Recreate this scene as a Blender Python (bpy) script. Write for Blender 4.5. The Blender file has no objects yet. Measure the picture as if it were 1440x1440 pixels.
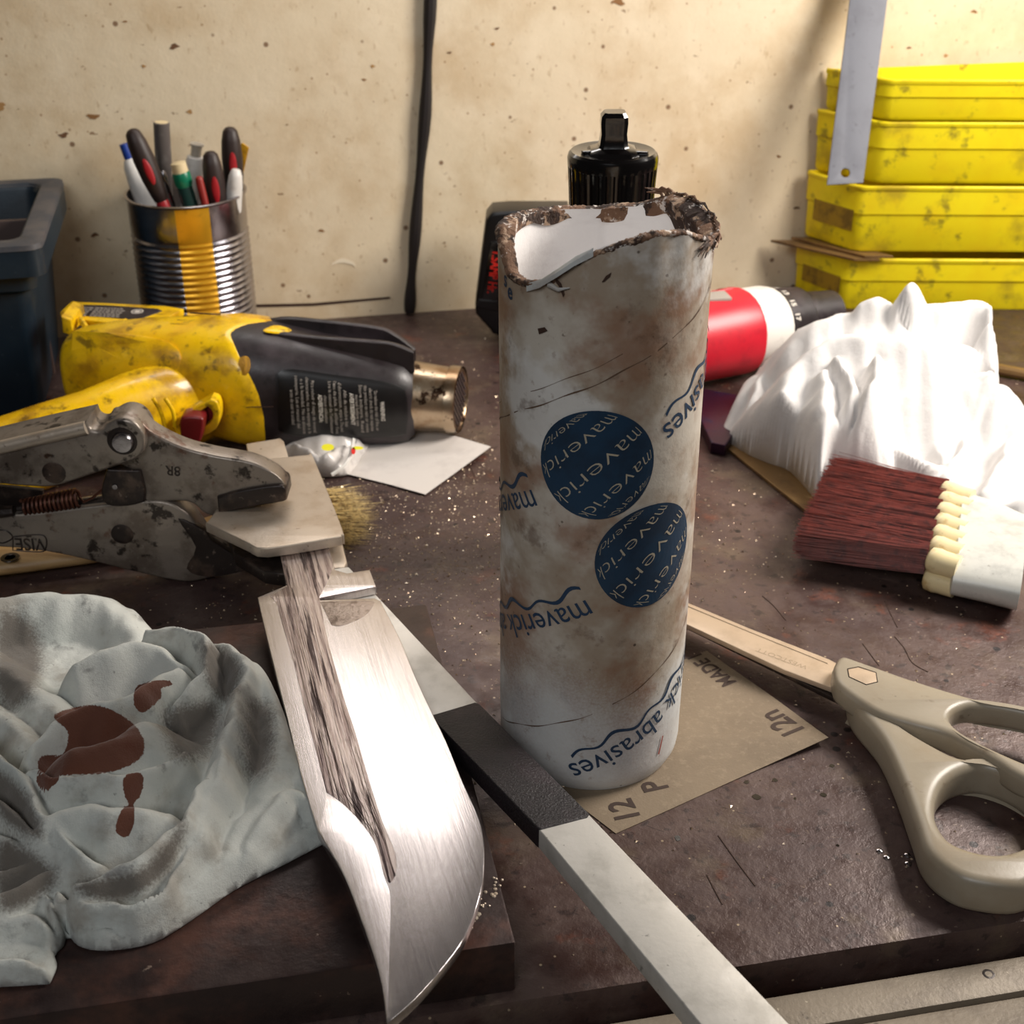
import bpy, bmesh, math, random
import numpy as np
from mathutils import Vector, Matrix
random.seed(7); rng = np.random.default_rng(7)
# ------------------------------------------------------------------ camera, world, lights, exposure (all lengths in cm, scaled by S)
S = 0.01
F = 1900.0; PITCH = math.radians(28.8); CH = 39.3
cp, sp = math.cos(PITCH), math.sin(PITCH)
scn = bpy.context.scene; COL = scn.collection
cam = bpy.data.cameras.new('camera'); camo = bpy.data.objects.new('camera', cam); COL.objects.link(camo)
camo.location = (0, 0, CH*S); camo.rotation_euler = (math.pi/2-PITCH, 0, 0)
cam.sensor_width = 36; cam.lens = F/1440*36; cam.clip_start = 0.01
cam.dof.use_dof = True; cam.dof.focus_distance = 0.56; cam.dof.aperture_fstop = 20
scn.camera = camo
scn.view_settings.view_transform = 'Standard'; scn.view_settings.look = 'None'
scn.view_settings.exposure = 0.0; scn.view_settings.gamma = 1.0; scn.view_settings.use_curve_mapping = False
wd = bpy.data.worlds.new('world'); scn.world = wd; wd.use_nodes = True
wd.node_tree.nodes['Background'].inputs[0].default_value = (1.0, .95, .92, 1)
wd.node_tree.nodes['Background'].inputs[1].default_value = 0.03
def area(name, loc, target, sx, sy, power, col, spread=180):
    l = bpy.data.lights.new(name, 'AREA'); l.shape = 'RECTANGLE'; l.size = sx*S; l.size_y = sy*S
    l.energy = power; l.color = col; l.spread = math.radians(spread)
    o = bpy.data.objects.new(name, l); COL.objects.link(o); o.location = Vector(loc)*S
    o.rotation_euler = (Vector(target)-Vector(loc)).to_track_quat('-Z', 'Y').to_euler(); return o
area('side_lamp', (62, 74, 54), (6, 78, 0), 32, 32, 7.4, (1, .93, .85), 150)
area('bench_lamp', (-5, 98, 49), (-4, 55, 0), 40, 9, .85, (1, .96, .94))
area('window_behind', (-25, -70, 110), (5, 90, 5), 70, 50, 6.6, (.96, .98, 1.0))
# ------------------------------------------------------------------ projection helpers: a pixel of the frame to a point on a real plane
def ray(x, y):
    b = -(y-720)/F
    return ((x-720)/F, cp+b*sp, -sp+b*cp)
def P(x, y, z=0.0):
    r = ray(x, y); t = (z-CH)/r[2]; return (r[0]*t, r[1]*t, z)
def W(x, y, Y):
    r = ray(x, y); t = Y/r[1]; return (r[0]*t, Y, CH+r[2]*t)
AB = math.radians(11.2); W0 = (-8.39, 105.58)
UB = (math.cos(AB), math.sin(AB)); VB = (math.sin(AB), -math.cos(AB))
def B(u, v, z=0.0): return (W0[0]+u*UB[0]+v*VB[0], W0[1]+u*UB[1]+v*VB[1], z)
def Wd(x, y, d=0.0):
    r = ray(x, y); den = r[0]*UB[1]-r[1]*UB[0]; c = W0[0]*UB[1]-W0[1]*UB[0]
    t = (d+c)/den; return (r[0]*t, r[1]*t, CH+r[2]*t)
def plane_hit(x, y, o, n):
    r = Vector(ray(x, y)); c = Vector((0, 0, CH)); o = Vector(o); n = Vector(n)
    t = (o-c).dot(n)/r.dot(n); return c+r*t
# ------------------------------------------------------------------ materials
def lin(c): return tuple((v/12.92 if v <= .04045 else ((v+.055)/1.055)**2.4) for v in c)
def hx(s): return lin(tuple(int(s[i:i+2], 16)/255 for i in (0, 2, 4)))
def mat(name, base, rough=.5, metal=0.0, layers=(), bump=None, rvar=0.0, spec=.5, coat=0.0, alpha=None, trans=0.0, sheen=0.0, aniso=0.0, bump2=None, sub=0.0):
    m = bpy.data.materials.new(name); m.use_nodes = True; nt = m.node_tree; N = nt.nodes; L = nt.links
    b = N['Principled BSDF']; tc = N.new('ShaderNodeTexCoord')
    if isinstance(base, str): base = hx(base)
    b.inputs['Base Color'].default_value = (*base, 1)
    b.inputs['Roughness'].default_value = rough; b.inputs['Metallic'].default_value = metal
    b.inputs['Specular IOR Level'].default_value = spec; b.inputs['Coat Weight'].default_value = coat
    b.inputs['Transmission Weight'].default_value = trans; b.inputs['Sheen Weight'].default_value = sheen
    b.inputs['Anisotropic'].default_value = aniso
    if sub: b.inputs['Subsurface Weight'].default_value = sub; b.inputs['Subsurface Scale'].default_value = .004
    if alpha is not None: b.inputs['Alpha'].default_value = alpha
    def tex(kind, scale, st=None, rot=0, det=5, dist=0.0):
        mp = N.new('ShaderNodeMapping'); L.new(tc.outputs['Object'], mp.inputs[0])
        mp.inputs['Location'].default_value = (random.random()*3,)*3
        s = st or (1, 1, 1); 
        if rot:
            m0 = N.new('ShaderNodeMapping'); L.new(tc.outputs['Object'], m0.inputs[0]); m0.inputs['Rotation'].default_value = (0, 0, rot)
            L.new(m0.outputs[0], mp.inputs[0])
        mp.inputs['Scale'].default_value = tuple(v*scale*100 for v in s)
        if kind == 'v':
            t = N.new('ShaderNodeTexVoronoi'); t.inputs['Scale'].default_value = 1
            L.new(mp.outputs[0], t.inputs['Vector']); return t.outputs['Distance']
        t = N.new('ShaderNodeTexNoise'); t.inputs['Scale'].default_value = 1; t.inputs['Detail'].default_value = det
        t.inputs['Roughness'].default_value = .62; t.inputs['Distortion'].default_value = dist
        L.new(mp.outputs[0], t.inputs['Vector']); return t.outputs['Fac']
    prev = None
    for ly in layers:
        kind, col = ly[0], ly[1]
        if isinstance(col, str): col = hx(col)
        rp = N.new('ShaderNodeMapRange'); rp.interpolation_type = 'SMOOTHSTEP'
        if kind == 'a':      # attribute mask with a ragged edge: ('a', col, attr, amount)
            at = N.new('ShaderNodeAttribute'); at.attribute_name = ly[2]
            nz = tex('n', 9, det=3); mm = N.new('ShaderNodeMath'); mm.operation = 'MULTIPLY_ADD'; L.new(nz, mm.inputs[0]); mm.inputs[1].default_value = .5
            L.new(at.outputs['Fac'], mm.inputs[2]); L.new(mm.outputs[0], rp.inputs[0])
            rp.inputs[1].default_value = ly[4] if len(ly) > 4 else .70; rp.inputs[2].default_value = ly[5] if len(ly) > 5 else .84; amt = ly[3]
        else:                # (kind, col, scale, lo, hi, amount, stretch, rot)
            src = tex(kind, ly[2], ly[6] if len(ly) > 6 else None, ly[7] if len(ly) > 7 else 0)
            L.new(src, rp.inputs[0]); lo, hi, amt = ly[3], ly[4], ly[5]
            if kind == 'v': lo, hi = hi, lo
            rp.inputs[1].default_value = lo; rp.inputs[2].default_value = hi
        rp.inputs[3].default_value = 0; rp.inputs[4].default_value = amt
        mx = N.new('ShaderNodeMix'); mx.data_type = 'RGBA'
        L.new(rp.outputs[0], mx.inputs[0])
        if prev: L.new(prev, mx.inputs[6])
        else: mx.inputs[6].default_value = (*base, 1)
        mx.inputs[7].default_value = (*col, 1); prev = mx.outputs[2]
    if prev: L.new(prev, b.inputs['Base Color'])
    if rvar:
        src = tex('n', .8); rp = N.new('ShaderNodeMapRange'); L.new(src, rp.inputs[0]); rp.inputs[1].default_value = .3; rp.inputs[2].default_value = .7
        rp.inputs[3].default_value = max(.03, rough-rvar); rp.inputs[4].default_value = min(1, rough+rvar); L.new(rp.outputs[0], b.inputs['Roughness'])
    if bump:
        src = tex('n', bump[0], bump[2] if len(bump) > 2 else None, bump[3] if len(bump) > 3 else 0); bp = N.new('ShaderNodeBump')
        bp.inputs['Strength'].default_value = bump[1]; bp.inputs['Distance'].default_value = .0008; L.new(src, bp.inputs['Height'])
        L.new(bp.outputs[0], b.inputs['Normal'])
        if bump2:
            s2 = tex('n', bump2[0]); b2 = N.new('ShaderNodeBump'); b2.inputs['Strength'].default_value = bump2[1]; b2.inputs['Distance'].default_value = .002
            L.new(s2, b2.inputs['Height']); L.new(bp.outputs[0], b2.inputs['Normal']); L.new(b2.outputs[0], b.inputs['Normal'])
    return m
M = {}
M['wall'] = mat('painted_board', 'DDCCAE', .6, 0, [('n', 'C4AA84', .12, .42, .7, .7), ('n', 'E6D6BA', .3, .45, .75, .6), ('n', 'A5865F', 2.2, .60, .72, .45, (1, 1, .5)),
    ('v', '6E4A2C', .35, .05, .085, .85), ('n', '7A5A3C', .9, .685, .71, .8, (1, 1, 2)), ('v', '8A6038', .8, .06, .09, .6)], (6, .12), bump2=(.5, .25))
M['table'] = mat('worn_steel_top', '473634', .42, .25, [('n', '5E4C46', .11, .40, .65, .8), ('n', '6C5D4C', .25, .52, .72, .6), ('n', '3A2420', .17, .5, .66, .75), ('n', '7B3F28', .35, .60, .74, .55),
    ('n', '2A2222', 1.4, .57, .66, .6), ('n', '9A8878', 2.5, .66, .72, .5), ('v', '171214', .45, .07, .10, .9), ('v', 'B8A488', 1.3, .05, .09, .7),
    ('n', '1E1818', .5, .70, .72, .8, (.3, 6, 1), .5), ('n', '241C1C', .4, .72, .735, .8, (6, .3, 1), .7)], (3.5, .35), rvar=.16, bump2=(.6, .3))
M['plate'] = mat('steel_block', '3C302E', .38, .45, [('n', '6E4A3E', .25, .45, .7, .7), ('n', '2C2222', .6, .5, .7, .7), ('n', 'B09A8A', 1.5, .68, .73, .6)], (3, .25), rvar=.1)
M['rail'] = mat('bench_front_rail', '84796A', .5, .2, [('n', '5E5348', .3, .45, .7, .7), ('n', '3A302A', 1.2, .62, .7, .7), ('n', 'C8BCA8', 3, .68, .73, .6)], (4, .3))
M['cable'] = mat('black_rubber', '1A1413', .55)
M['darkplastic'] = mat('dark_blue_plastic', '13222E', .42, 0, [('n', '22303A', .3, .4, .7, .6), ('n', '5E6670', 3.0, .66, .74, .35)], (5, .1))
M['rimplastic'] = mat('dusty_dark_plastic', '3E4046', .55, 0, [('n', '5C5654', .5, .4, .7, .7)], (5, .1))
M['binyellow'] = mat('yellow_bin_plastic', 'EAD60A', .45, 0, [('n', 'E0B800', .15, .4, .7, .6), ('n', '9A8020', .25, .50, .68, .6), ('n', '5A4A1E', .5, .58, .70, .7)], (5, .08))
M['steelgrey'] = mat('grey_steel_strip', '6C6E76', .6, .0, [('n', '5F6068', .4, .4, .7, .7), ('n', '44444A', 1.4, .6, .72, .6)], (6, .1))
M['tin'] = mat('tinplate', 'A9A5A8', .22, 1.0, [('n', '7E7880', .4, .45, .7, .5), ('n', '5A4C48', 2, .62, .74, .5)], (1.2, .25), rvar=.06)
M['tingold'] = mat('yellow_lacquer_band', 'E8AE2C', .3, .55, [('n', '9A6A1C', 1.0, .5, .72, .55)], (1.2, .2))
M['gunyellow'] = mat('yellow_tool_plastic', 'F2C410', .3, 0, [('n', 'E8A808', .2, .45, .7, .7), ('n', 'A07014', .4, .47, .68, .75), ('n', '5A4216', .9, .56, .70, .75), ('n', '3A2A18', 4, .66, .74, .5)], (3, .12), coat=.2, rvar=.12)
M['gundark'] = mat('charcoal_tool_plastic', '231C1E', .42, 0, [('n', '463C40', .25, .45, .65, .5), ('n', '0E0B0C', .9, .62, .68, .8)], (6, .1), rvar=.12)
M['nozzle'] = mat('heat_stained_steel', 'B9A58C', .28, 1.0, [('n', '8C6A48', .5, .42, .66, .8), ('n', '2E1A12', .7, .60, .66, .95), ('n', 'E8DCC8', .6, .66, .72, .5)], (3, .15))
M['redtrigger'] = mat('dark_red_plastic', '6E1518', .35)
M['red'] = mat('red_tool_plastic', 'C0182C', .38, 0, [('n', '8E1022', .6, .5, .7, .5)], (6, .05))
M['black'] = mat('black_plastic', '0D0B0C', .35, 0, [('n', '2A2424', 1.2, .6, .72, .5)])
M['blackgloss'] = mat('glossy_black_plastic', '080606', .16, 0, [('n', '3A302C', 2.2, .66, .74, .5)], (2, .1), coat=.4)
M['whiteplastic'] = mat('white_plastic', 'D8D4CE', .4, 0, [('n', 'B0A8A0', .8, .55, .7, .5)])
M['redprint'] = mat('red_print', 'D8281C', .5)
M['whiteprint'] = mat('white_print', 'CFC8BE', .6)
M['greyprint'] = mat('faded_white_print', '9A928A', .6)
M['blueprint'] = mat('navy_print', '1B3652', .6, 0, [('n', '3A4A5A', 2.5, .55, .75, .5)])
M['bluedisc'] = mat('navy_disc_print', '12344E', .5, 0, [('n', '0C2236', .5, .4, .65, .7), ('n', '3A5060', 4, .66, .76, .4)])
M['creamprint'] = mat('cream_print', 'B0A590', .6, 0, [('n', '8A8478', 2, .5, .7, .6)])
M['brownprint'] = mat('dark_brown_print', '3A2A22', .7)
M['paper'] = mat('stained_cardboard', 'C4BBAE', .62, 0, [('n', '94806A', .16, .36, .54, .8), ('n', '85583A', .22, .46, .64, .7), ('n', 'DAD8D4', .22, .52, .66, .75), ('n', '5A3E2A', .7, .56, .72, .6), ('n', '4A3424', 2.2, .66, .73, .6), ('a', 'D4D8DA', 'clean', .72, .45, 1.2), ('n', '8A7262', 1.6, .62, .72, .5), ('v', '3A281E', .5, .03, .05, .8)], (5, .15), bump2=(.8, .15))
M['paperclean'] = mat('pale_cardboard', 'C9CCCB', .6, 0, [('n', 'A59A90', .4, .5, .72, .6), ('n', '7A6455', 2, .66, .74, .5)], (5, .1))
M['inside'] = mat('white_tube_lining', 'FBF7F5', .3, 0, [('n', 'DDD4D2', .3, .5, .75, .5, (1, 1, 3))], (1.5, .5), coat=.3)
M['burnt'] = mat('frayed_brown_paper', '7A5A44', .8, 0, [('n', '2A1A14', .9, .45, .55, .9), ('n', 'B89A80', 1.6, .54, .62, .85), ('n', 'E6DCD4', 2.6, .57, .64, .85)], (7, .9))
M['kraft'] = mat('brown_sandpaper_back', '82725E', .75, 0, [('n', '6E5F4E', .3, .4, .7, .6), ('n', '94846E', 3, .5, .7, .5)], (8, .25))
M['blade'] = mat('brushed_blade_steel', 'D2CCCC', .27, 1.0, [('n', 'B4ACAC', 1.0, .4, .7, .5, (9, .25, 1), -.27)], (2.5, .10, (12, .25, 1), -.27), aniso=.3)
M['scale'] = mat('gouged_forge_scale', 'B8ACA8', .33, .95, [('n', '7E6E6C', .9, .42, .58, .8, (5, .16, 1), -.27), ('n', '2E2226', 1.3, .53, .60, .9, (4, .12, 1), -.27), ('n', 'D8CCC8', 2.4, .58, .66, .6, (5, .18, 1), -.27)], (1.2, .9, (5, .14, 1), -.27))
M['pit'] = mat('pitted_steel', 'A89A90', .4, .9, [('n', '6E5E54', 1.2, .5, .65, .7)], (4, .8))
M['bar'] = mat('pale_aluminium_bar', 'CFCBC4', .5, .35, [('n', 'A8A49C', .5, .45, .7, .6), ('n', 'E4E0DA', .3, .5, .7, .6), ('n', '5A5450', 2.4, .68, .73, .6)], (4, .12))
M['wrap'] = mat('black_tape_wrap', '1E191C', .42, 0, [('n', '35292E', .4, .45, .7, .6), ('n', '6A6068', 6, .68, .74, .5)], (9, .9), rvar=.12)
M['plier'] = mat('worn_plier_steel', '8E847A', .38, .55, [('n', '62564C', .5, .45, .65, .75), ('n', '231B18', 1.0, .57, .66, .9), ('n', '5A321C', .6, .60, .70, .7), ('n', '9A8E84', 3, .64, .70, .5)], (4, .2), rvar=.1)
M['plierdark'] = mat('oily_dark_steel', '2E2623', .35, .4, [('n', '5A4A40', .6, .48, .66, .8), ('n', '8A7A6E', 2.2, .62, .7, .6)], (4, .3))
M['clamp'] = mat('ground_steel_plate', 'C4B6A6', .42, .6, [('n', 'A8937C', .5, .45, .7, .6), ('n', '6A5442', 2.4, .62, .72, .7)], (4, .2))
M['spring'] = mat('rusty_spring', '5A3426', .5, .6, [('n', '2E1A14', 1.5, .5, .65, .7)])
M['wood'] = mat('pale_handle_wood', 'A6865A', .5, 0, [('n', '8A6A42', .8, .45, .65, .6, (.3, 3, 3)), ('n', '5E452C', 1.6, .62, .72, .5)], (3, .1))
M['bristletan'] = mat('tan_bristles', 'DCC080', .5, 0, [('n', '6A4E28', 3.5, .48, .58, .9), ('n', 'E4D4A0', 4, .6, .66, .8)])
M['bristlered'] = mat('dark_red_bristles', '7A3024', .5, 0, [('n', '3E1612', 1.5, .45, .65, .7), ('n', '9A5240', 3, .6, .7, .6)])
M['quill'] = mat('ivory_quills', 'E0D0A4', .35, 0, [('n', 'B08C50', .9, .55, .72, .7), ('n', '6A4A28', 2, .66, .74, .6)], coat=.2)
M['ferrule'] = mat('grey_white_ferrule', 'C4C4BE', .4, .1, [('n', '9A9A96', .7, .45, .7, .6), ('n', '6E6860', 2.2, .64, .72, .5)], (4, .1))
M['card'] = mat('white_card', 'CFC8C2', .6, 0, [('n', 'B2AAA6', .4, .5, .7, .5), ('n', '5A5250', 3.5, .69, .73, .6)])
M['bag'] = mat('white_plastic_film', 'CFC9C4', .3, 0, [('n', 'A09A98', 1, .5, .7, .5)], (2, .4), coat=.3)
M['yellowprint'] = mat('yellow_print', 'E4DC28', .5)
M['ragL'] = mat('grubby_cotton_rag', 'C2C4BE', .85, 0, [('n', '8E9794', .2, .45, .7, .5), ('n', '84786A', .33, .50, .68, .55), ('n', '4E4A4C', .6, .60, .72, .6), ('n', '3A3638', 2.0, .66, .72, .5),
    ('a', '5E564E', 'grime', .92, .55, 1.0), ('a', '5A280C', 'stain', .97)], (16, .35), sheen=.2, bump2=(2.2, .25))
M['ragR'] = mat('clean_white_cloth', 'DDDAD8', .9, 0, [('n', 'C6C2C0', .4, .5, .75, .5)], (16, .25), sheen=.1, bump2=(.6, .4))
M['scissorblade'] = mat('beige_scissor_blade', 'C8B49E', .38, .5, [('n', 'A8947E', .5, .45, .7, .5)], (3, .08))
M['scissorgrip'] = mat('aged_grey_plastic', '958B7A', .36, 0, [('n', '8A7C68', .35, .45, .7, .6), ('n', '5E4C38', .9, .62, .74, .55), ('n', '3A2E24', 2.5, .68, .74, .5)], (4, .08))
M['etch'] = mat('faint_etching', 'A8957E', .5, .3)
M['strip'] = mat('brown_metal_strip', '8E7048', .35, .6, [('n', '5E4630', .4, .45, .68, .7), ('n', 'C0A070', .7, .62, .72, .5)], (3, .15))
M['purple'] = mat('heat_blued_steel', '3A2238', .3, .6, [('n', '14284A', .35, .48, .6, .9), ('n', '5A3A50', .6, .6, .7, .6)])
M['grit'] = mat('metal_grit', 'C8B49A', .3, .5, [('n', '5A3A2A', 2, .45, .6, .8)])
M['chip'] = mat('torn_paint_scar', 'E8DAC0', .6)
M['crack'] = mat('dark_joint', '3A2418', .8)
M['seamline'] = mat('dirty_seam', '5E4634', .8)
M['padred'] = mat('red_grip_inlay', 'A01820', .45)
M['grip'] = mat('brown_black_grip', '2A1C18', .5)
M['greentop'] = mat('green_plastic_collar', '0F6E50', .3)
M['cream'] = mat('cream_eraser', 'D8C49A', .5)
M['greytube'] = mat('grey_marker_barrel', '5A5350', .5, 0, [('n', '7A7470', 1, .5, .7, .5)])
M['clear'] = mat('dusty_clear_plastic', 'B8B0A4', .25, 0, alpha=.75)
M['bluecap'] = mat('blue_cap', '1C3A8A', .35)
M['redpencil'] = mat('red_pencil_paint', '8A2018', .4)
M['tealglass'] = mat('dark_teal_barrel', '1E3A34', .25, 0, [('n', '4A5A54', 1.5, .55, .7, .6)])
# ------------------------------------------------------------------ object helpers
ORG = {}
def link(name, me, m, parent=None, loc=None, smooth=35, kind=None):
    """me verts are world cm already scaled to m; origin moved to thing's base"""
    o = bpy.data.objects.new(name, me); COL.objects.link(o)
    mats = m if isinstance(m, (list, tuple)) else [m]
    for k in mats: me.materials.append(M[k] if isinstance(k, str) else k)
    if parent is not None:
        org = ORG[parent.name]; o.parent = parent; me.transform(Matrix.Translation(-org))
    else:
        n = len(me.vertices); co = np.empty(n*3); me.vertices.foreach_get('co', co); co = co.reshape(-1, 3)
        if loc is None: org = Vector(((co[:, 0].min()+co[:, 0].max())/2, (co[:, 1].min()+co[:, 1].max())/2, co[:, 2].min()))
        else: org = Vector(loc)*S
        me.transform(Matrix.Translation(-org)); o.location = org
    ORG[o.name] = org
    if smooth:
        me.shade_smooth(); me.set_sharp_from_angle(angle=math.radians(smooth))
    if kind: o['kind'] = kind
    return o
def thing(name, label, cat, loc, group=None):
    o = bpy.data.objects.new(name, None); COL.objects.link(o); o.location = Vector(loc)*S; o.empty_display_size = .01
    ORG[o.name] = Vector(loc)*S; o['label'] = label; o['category'] = cat
    if group: o['group'] = group
    return o
def tag(o, label, cat, group=None):
    o['label'] = label; o['category'] = cat
    if group: o['group'] = group
    return o
class G:
    def __init__(s): s.v = []; s.f = []; s.m = []
    def add(s, vs, fs, mi=0):
        k = len(s.v); s.v += [tuple(p) for p in vs]; s.f += [tuple(i+k for i in f) for f in fs]; s.m += [mi]*len(fs); return s
    def box(s, c, d, rot=0, mi=0, tilt=None, bev=0.0):
        if bev:
            bm = bmesh.new(); bmesh.ops.create_cube(bm, size=1); bmesh.ops.scale(bm, vec=d, verts=bm.verts)
            bmesh.ops.bevel(bm, geom=bm.edges[:], offset=bev, segments=2, profile=.6, affect='EDGES'); bm.verts.index_update()
            vs = [v.co.copy() for v in bm.verts]; fs = [[v.index for v in f.verts] for f in bm.faces]; bm.free()
        else:
            vs = [Vector((x*d[0]/2, y*d[1]/2, z*d[2]/2)) for x in (-1, 1) for y in (-1, 1) for z in (-1, 1)]
            fs = [(0, 1, 3, 2), (4, 6, 7, 5), (0, 4, 5, 1), (2, 3, 7, 6), (0, 2, 6, 4), (1, 5, 7, 3)]
        R = Matrix.Rotation(rot, 3, 'Z')
        if tilt is not None: R = R @ tilt
        return s.add([R @ v + Vector(c) for v in vs], fs, mi)
    def ring(s, pts, mi=0, closed=True, cap=True, capmi=None):
        """pts: list of rings (lists of points, same count) lofted"""
        n = len(pts[0]); vs = [p for r in pts for p in r]; fs = []
        for i in range(len(pts)-1):
            for j in range(n if closed else n-1):
                k = (j+1) % n; fs.append((i*n+j, i*n+k, (i+1)*n+k, (i+1)*n+j))
        s.add(vs, fs, mi)
        if cap:
            s.add(pts[0], [tuple(range(n-1, -1, -1))], mi if capmi is None else capmi); s.add(pts[-1], [tuple(range(n))], mi if capmi is None else capmi)
        return s
    def lathe(s, prof, c0, c1, n=32, mi=0, cap=True, t0=None):
        """prof: (t along c0->c1 in cm, radius)"""
        a = Vector(c0); d = (Vector(c1)-a); d.normalize()
        x = d.orthogonal().normalized() if t0 is None else (Vector(t0)-d*Vector(t0).dot(d)).normalized(); y = d.cross(x)
        return s.ring([[a+d*t+(x*math.cos(2*math.pi*j/n)+y*math.sin(2*math.pi*j/n))*r for j in range(n)] for t, r in prof], mi, cap=cap)
    def tube(s, pts, r, n=8, mi=0, cap=True):
        pts = [Vector(p) for p in pts]; rs = r if isinstance(r, (list, tuple)) else [r]*len(pts); rings = []; x = None
        for i, p in enumerate(pts):
            d = (pts[min(i+1, len(pts)-1)]-pts[max(i-1, 0)]).normalized()
            x = d.orthogonal().normalized() if x is None else (x-d*x.dot(d)).normalized(); y = d.cross(x)
            rings.append([p+(x*math.cos(2*math.pi*j/n)+y*math.sin(2*math.pi*j/n))*rs[i] for j in range(n)])
        return s.ring(rings, mi, cap=cap)
    def build(s, name, m, parent=None, **k):
        me = bpy.data.meshes.new(name); me.from_pydata([tuple(c*S for c in v) for v in s.v], [], s.f)
        mm = s.m; me.update()
        if any(mm): me.polygons.foreach_set('material_index', mm)
        bm = bmesh.new(); bm.from_mesh(me); bmesh.ops.remove_doubles(bm, verts=bm.verts, dist=1e-6)
        if k.pop('normals', True): bmesh.ops.recalc_face_normals(bm, faces=bm.faces)
        bm.to_mesh(me); bm.free()
        return link(name, me, m, parent, **k)
def smooth(pts, n=6, closed=True):
    """Catmull-Rom through 2-D/3-D points; a point with a trailing 's' stays a sharp corner"""
    out = []; N = len(pts)
    raw = [tuple(c for c in p if c != 's') for p in pts]; sh = ['s' in p for p in pts]
    rg = range(N) if closed else range(N-1)
    for i in rg:
        p0, p1, p2, p3 = raw[(i-1) % N], raw[i], raw[(i+1) % N], raw[(i+2) % N]
        if not closed:
            p0 = raw[max(i-1, 0)]; p3 = raw[min(i+2, N-1)]
        if sh[i]: p0 = p1
        if sh[(i+1) % N]: p3 = p2
        for k in range(n):
            t = k/n
            out.append(tuple(.5*((2*b)+(-a+c)*t+(2*a-5*b+4*c-d)*t*t+(-a+3*b-3*c+d)*t**3) for a, b, c, d in zip(p0, p1, p2, p3)))
    if not closed: out.append(raw[-1])
    return out
def extr(outlines, thick, bev=0.0, seg=2):
    """outlines: list of closed 2-D loops (holes included) -> verts(x,y,z), faces; z from 0 (bottom) to thick"""
    cu = bpy.data.curves.new('t', 'CURVE'); cu.dimensions = '2D'; cu.fill_mode = 'BOTH'
    for ol in outlines:
        sp_ = cu.splines.new('POLY'); sp_.points.add(len(ol)-1); sp_.use_cyclic_u = True
        for p, q in zip(sp_.points, ol): p.co = (q[0], q[1], 0, 1)
    cu.extrude = max(thick/2-bev, 1e-4); cu.bevel_depth = bev; cu.bevel_resolution = seg; cu.offset = -bev
    o = bpy.data.objects.new('t', cu); COL.objects.link(o); dg = bpy.context.evaluated_depsgraph_get()
    me = bpy.data.meshes.new_from_object(o.evaluated_get(dg)); vs = [(v.co.x, v.co.y, v.co.z+thick/2) for v in me.vertices]; fs = [tuple(p.vertices) for p in me.polygons]
    bpy.data.objects.remove(o); bpy.data.curves.remove(cu); bpy.data.meshes.remove(me); return vs, fs
def slab(g, loops, z0, thick, bev=0.0, mi=0):
    """loops in pixels, read on the horizontal plane z0+thick; solid goes down to z0"""
    ls = [[P(x, y, z0+thick)[:2] for x, y in l] for l in loops]
    vs, fs = extr(ls, thick, bev); return g.add([(a, b, z0+c) for a, b, c in vs], fs, mi)
def upright(g, loops, Y, thick, bev=0.0, mi=0, yaw=0.0, x0=0.0):
    """loops in pixels read on the vertical plane through (x0,Y) turned by yaw; solid goes backwards"""
    n = Vector((-math.sin(yaw), math.cos(yaw), 0)); t = Vector((math.cos(yaw), math.sin(yaw), 0)); o = Vector((x0, Y, 0))
    ls = []
    for l in loops:
        q = []
        for x, y in l:
            h = plane_hit(x, y, o, n)-o; q.append((h.dot(t), h.z))
        ls.append(q)
    vs, fs = extr(ls, thick, bev)
    return g.add([tuple(o+t*a+Vector((0, 0, b))+n*(thick-c)) for a, b, c in vs], fs, mi)
_tc = {}
def text2d(body, size=1.0, off=0.0, align='LEFT'):
    key = (body, size, off, align)
    if key in _tc: return _tc[key]
    cu = bpy.data.curves.new('t', 'FONT'); cu.body = body; cu.size = size; cu.offset = off; cu.resolution_u = 3; cu.align_x = align
    o = bpy.data.objects.new('t', cu); COL.objects.link(o); dg = bpy.context.evaluated_depsgraph_get()
    me = bpy.data.meshes.new_from_object(o.evaluated_get(dg)); vs = [(v.co.x, v.co.y) for v in me.vertices]; fs = [tuple(p.vertices) for p in me.polygons]
    bpy.data.objects.remove(o); bpy.data.curves.remove(cu); bpy.data.meshes.remove(me); _tc[key] = (vs, fs); return _tc[key]
def subdiv2(vs, fs, maxlen):
    """split 2-D triangles until edges are shorter than maxlen"""
    bm = bmesh.new(); bv = [bm.verts.new((a, b, 0)) for a, b in vs]
    for f in fs:
        try: bm.faces.new([bv[i] for i in f])
        except ValueError: pass
    bmesh.ops.triangulate(bm, faces=bm.faces)
    for _ in range(6):
        e = [e for e in bm.edges if e.calc_length() > maxlen]
        if not e: break
        bmesh.ops.subdivide_edges(bm, edges=e, cuts=1, use_grid_fill=False); bmesh.ops.triangulate(bm, faces=bm.faces)
    bm.verts.index_update(); r = [(v.co.x, v.co.y) for v in bm.verts], [tuple(v.index for v in f.verts) for f in bm.faces]; bm.free(); return r
def ptext(g, body, a, b, z, size_k=1.0, mi=0, off=.0, up=1):
    """text from pixel a to pixel b, flat on plane z"""
    A = Vector(P(*a, z)); Bv = Vector(P(*b, z)); d = Bv-A; L = d.length; d.normalize(); n = Vector((-d.y, d.x, 0))*up
    vs, fs = text2d(body, 1, off); w = max(v[0] for v in vs); k = L/w
    return g.add([tuple(A+d*(x*k)+n*(y*k*size_k)) for x, y in vs], fs, mi)
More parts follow.
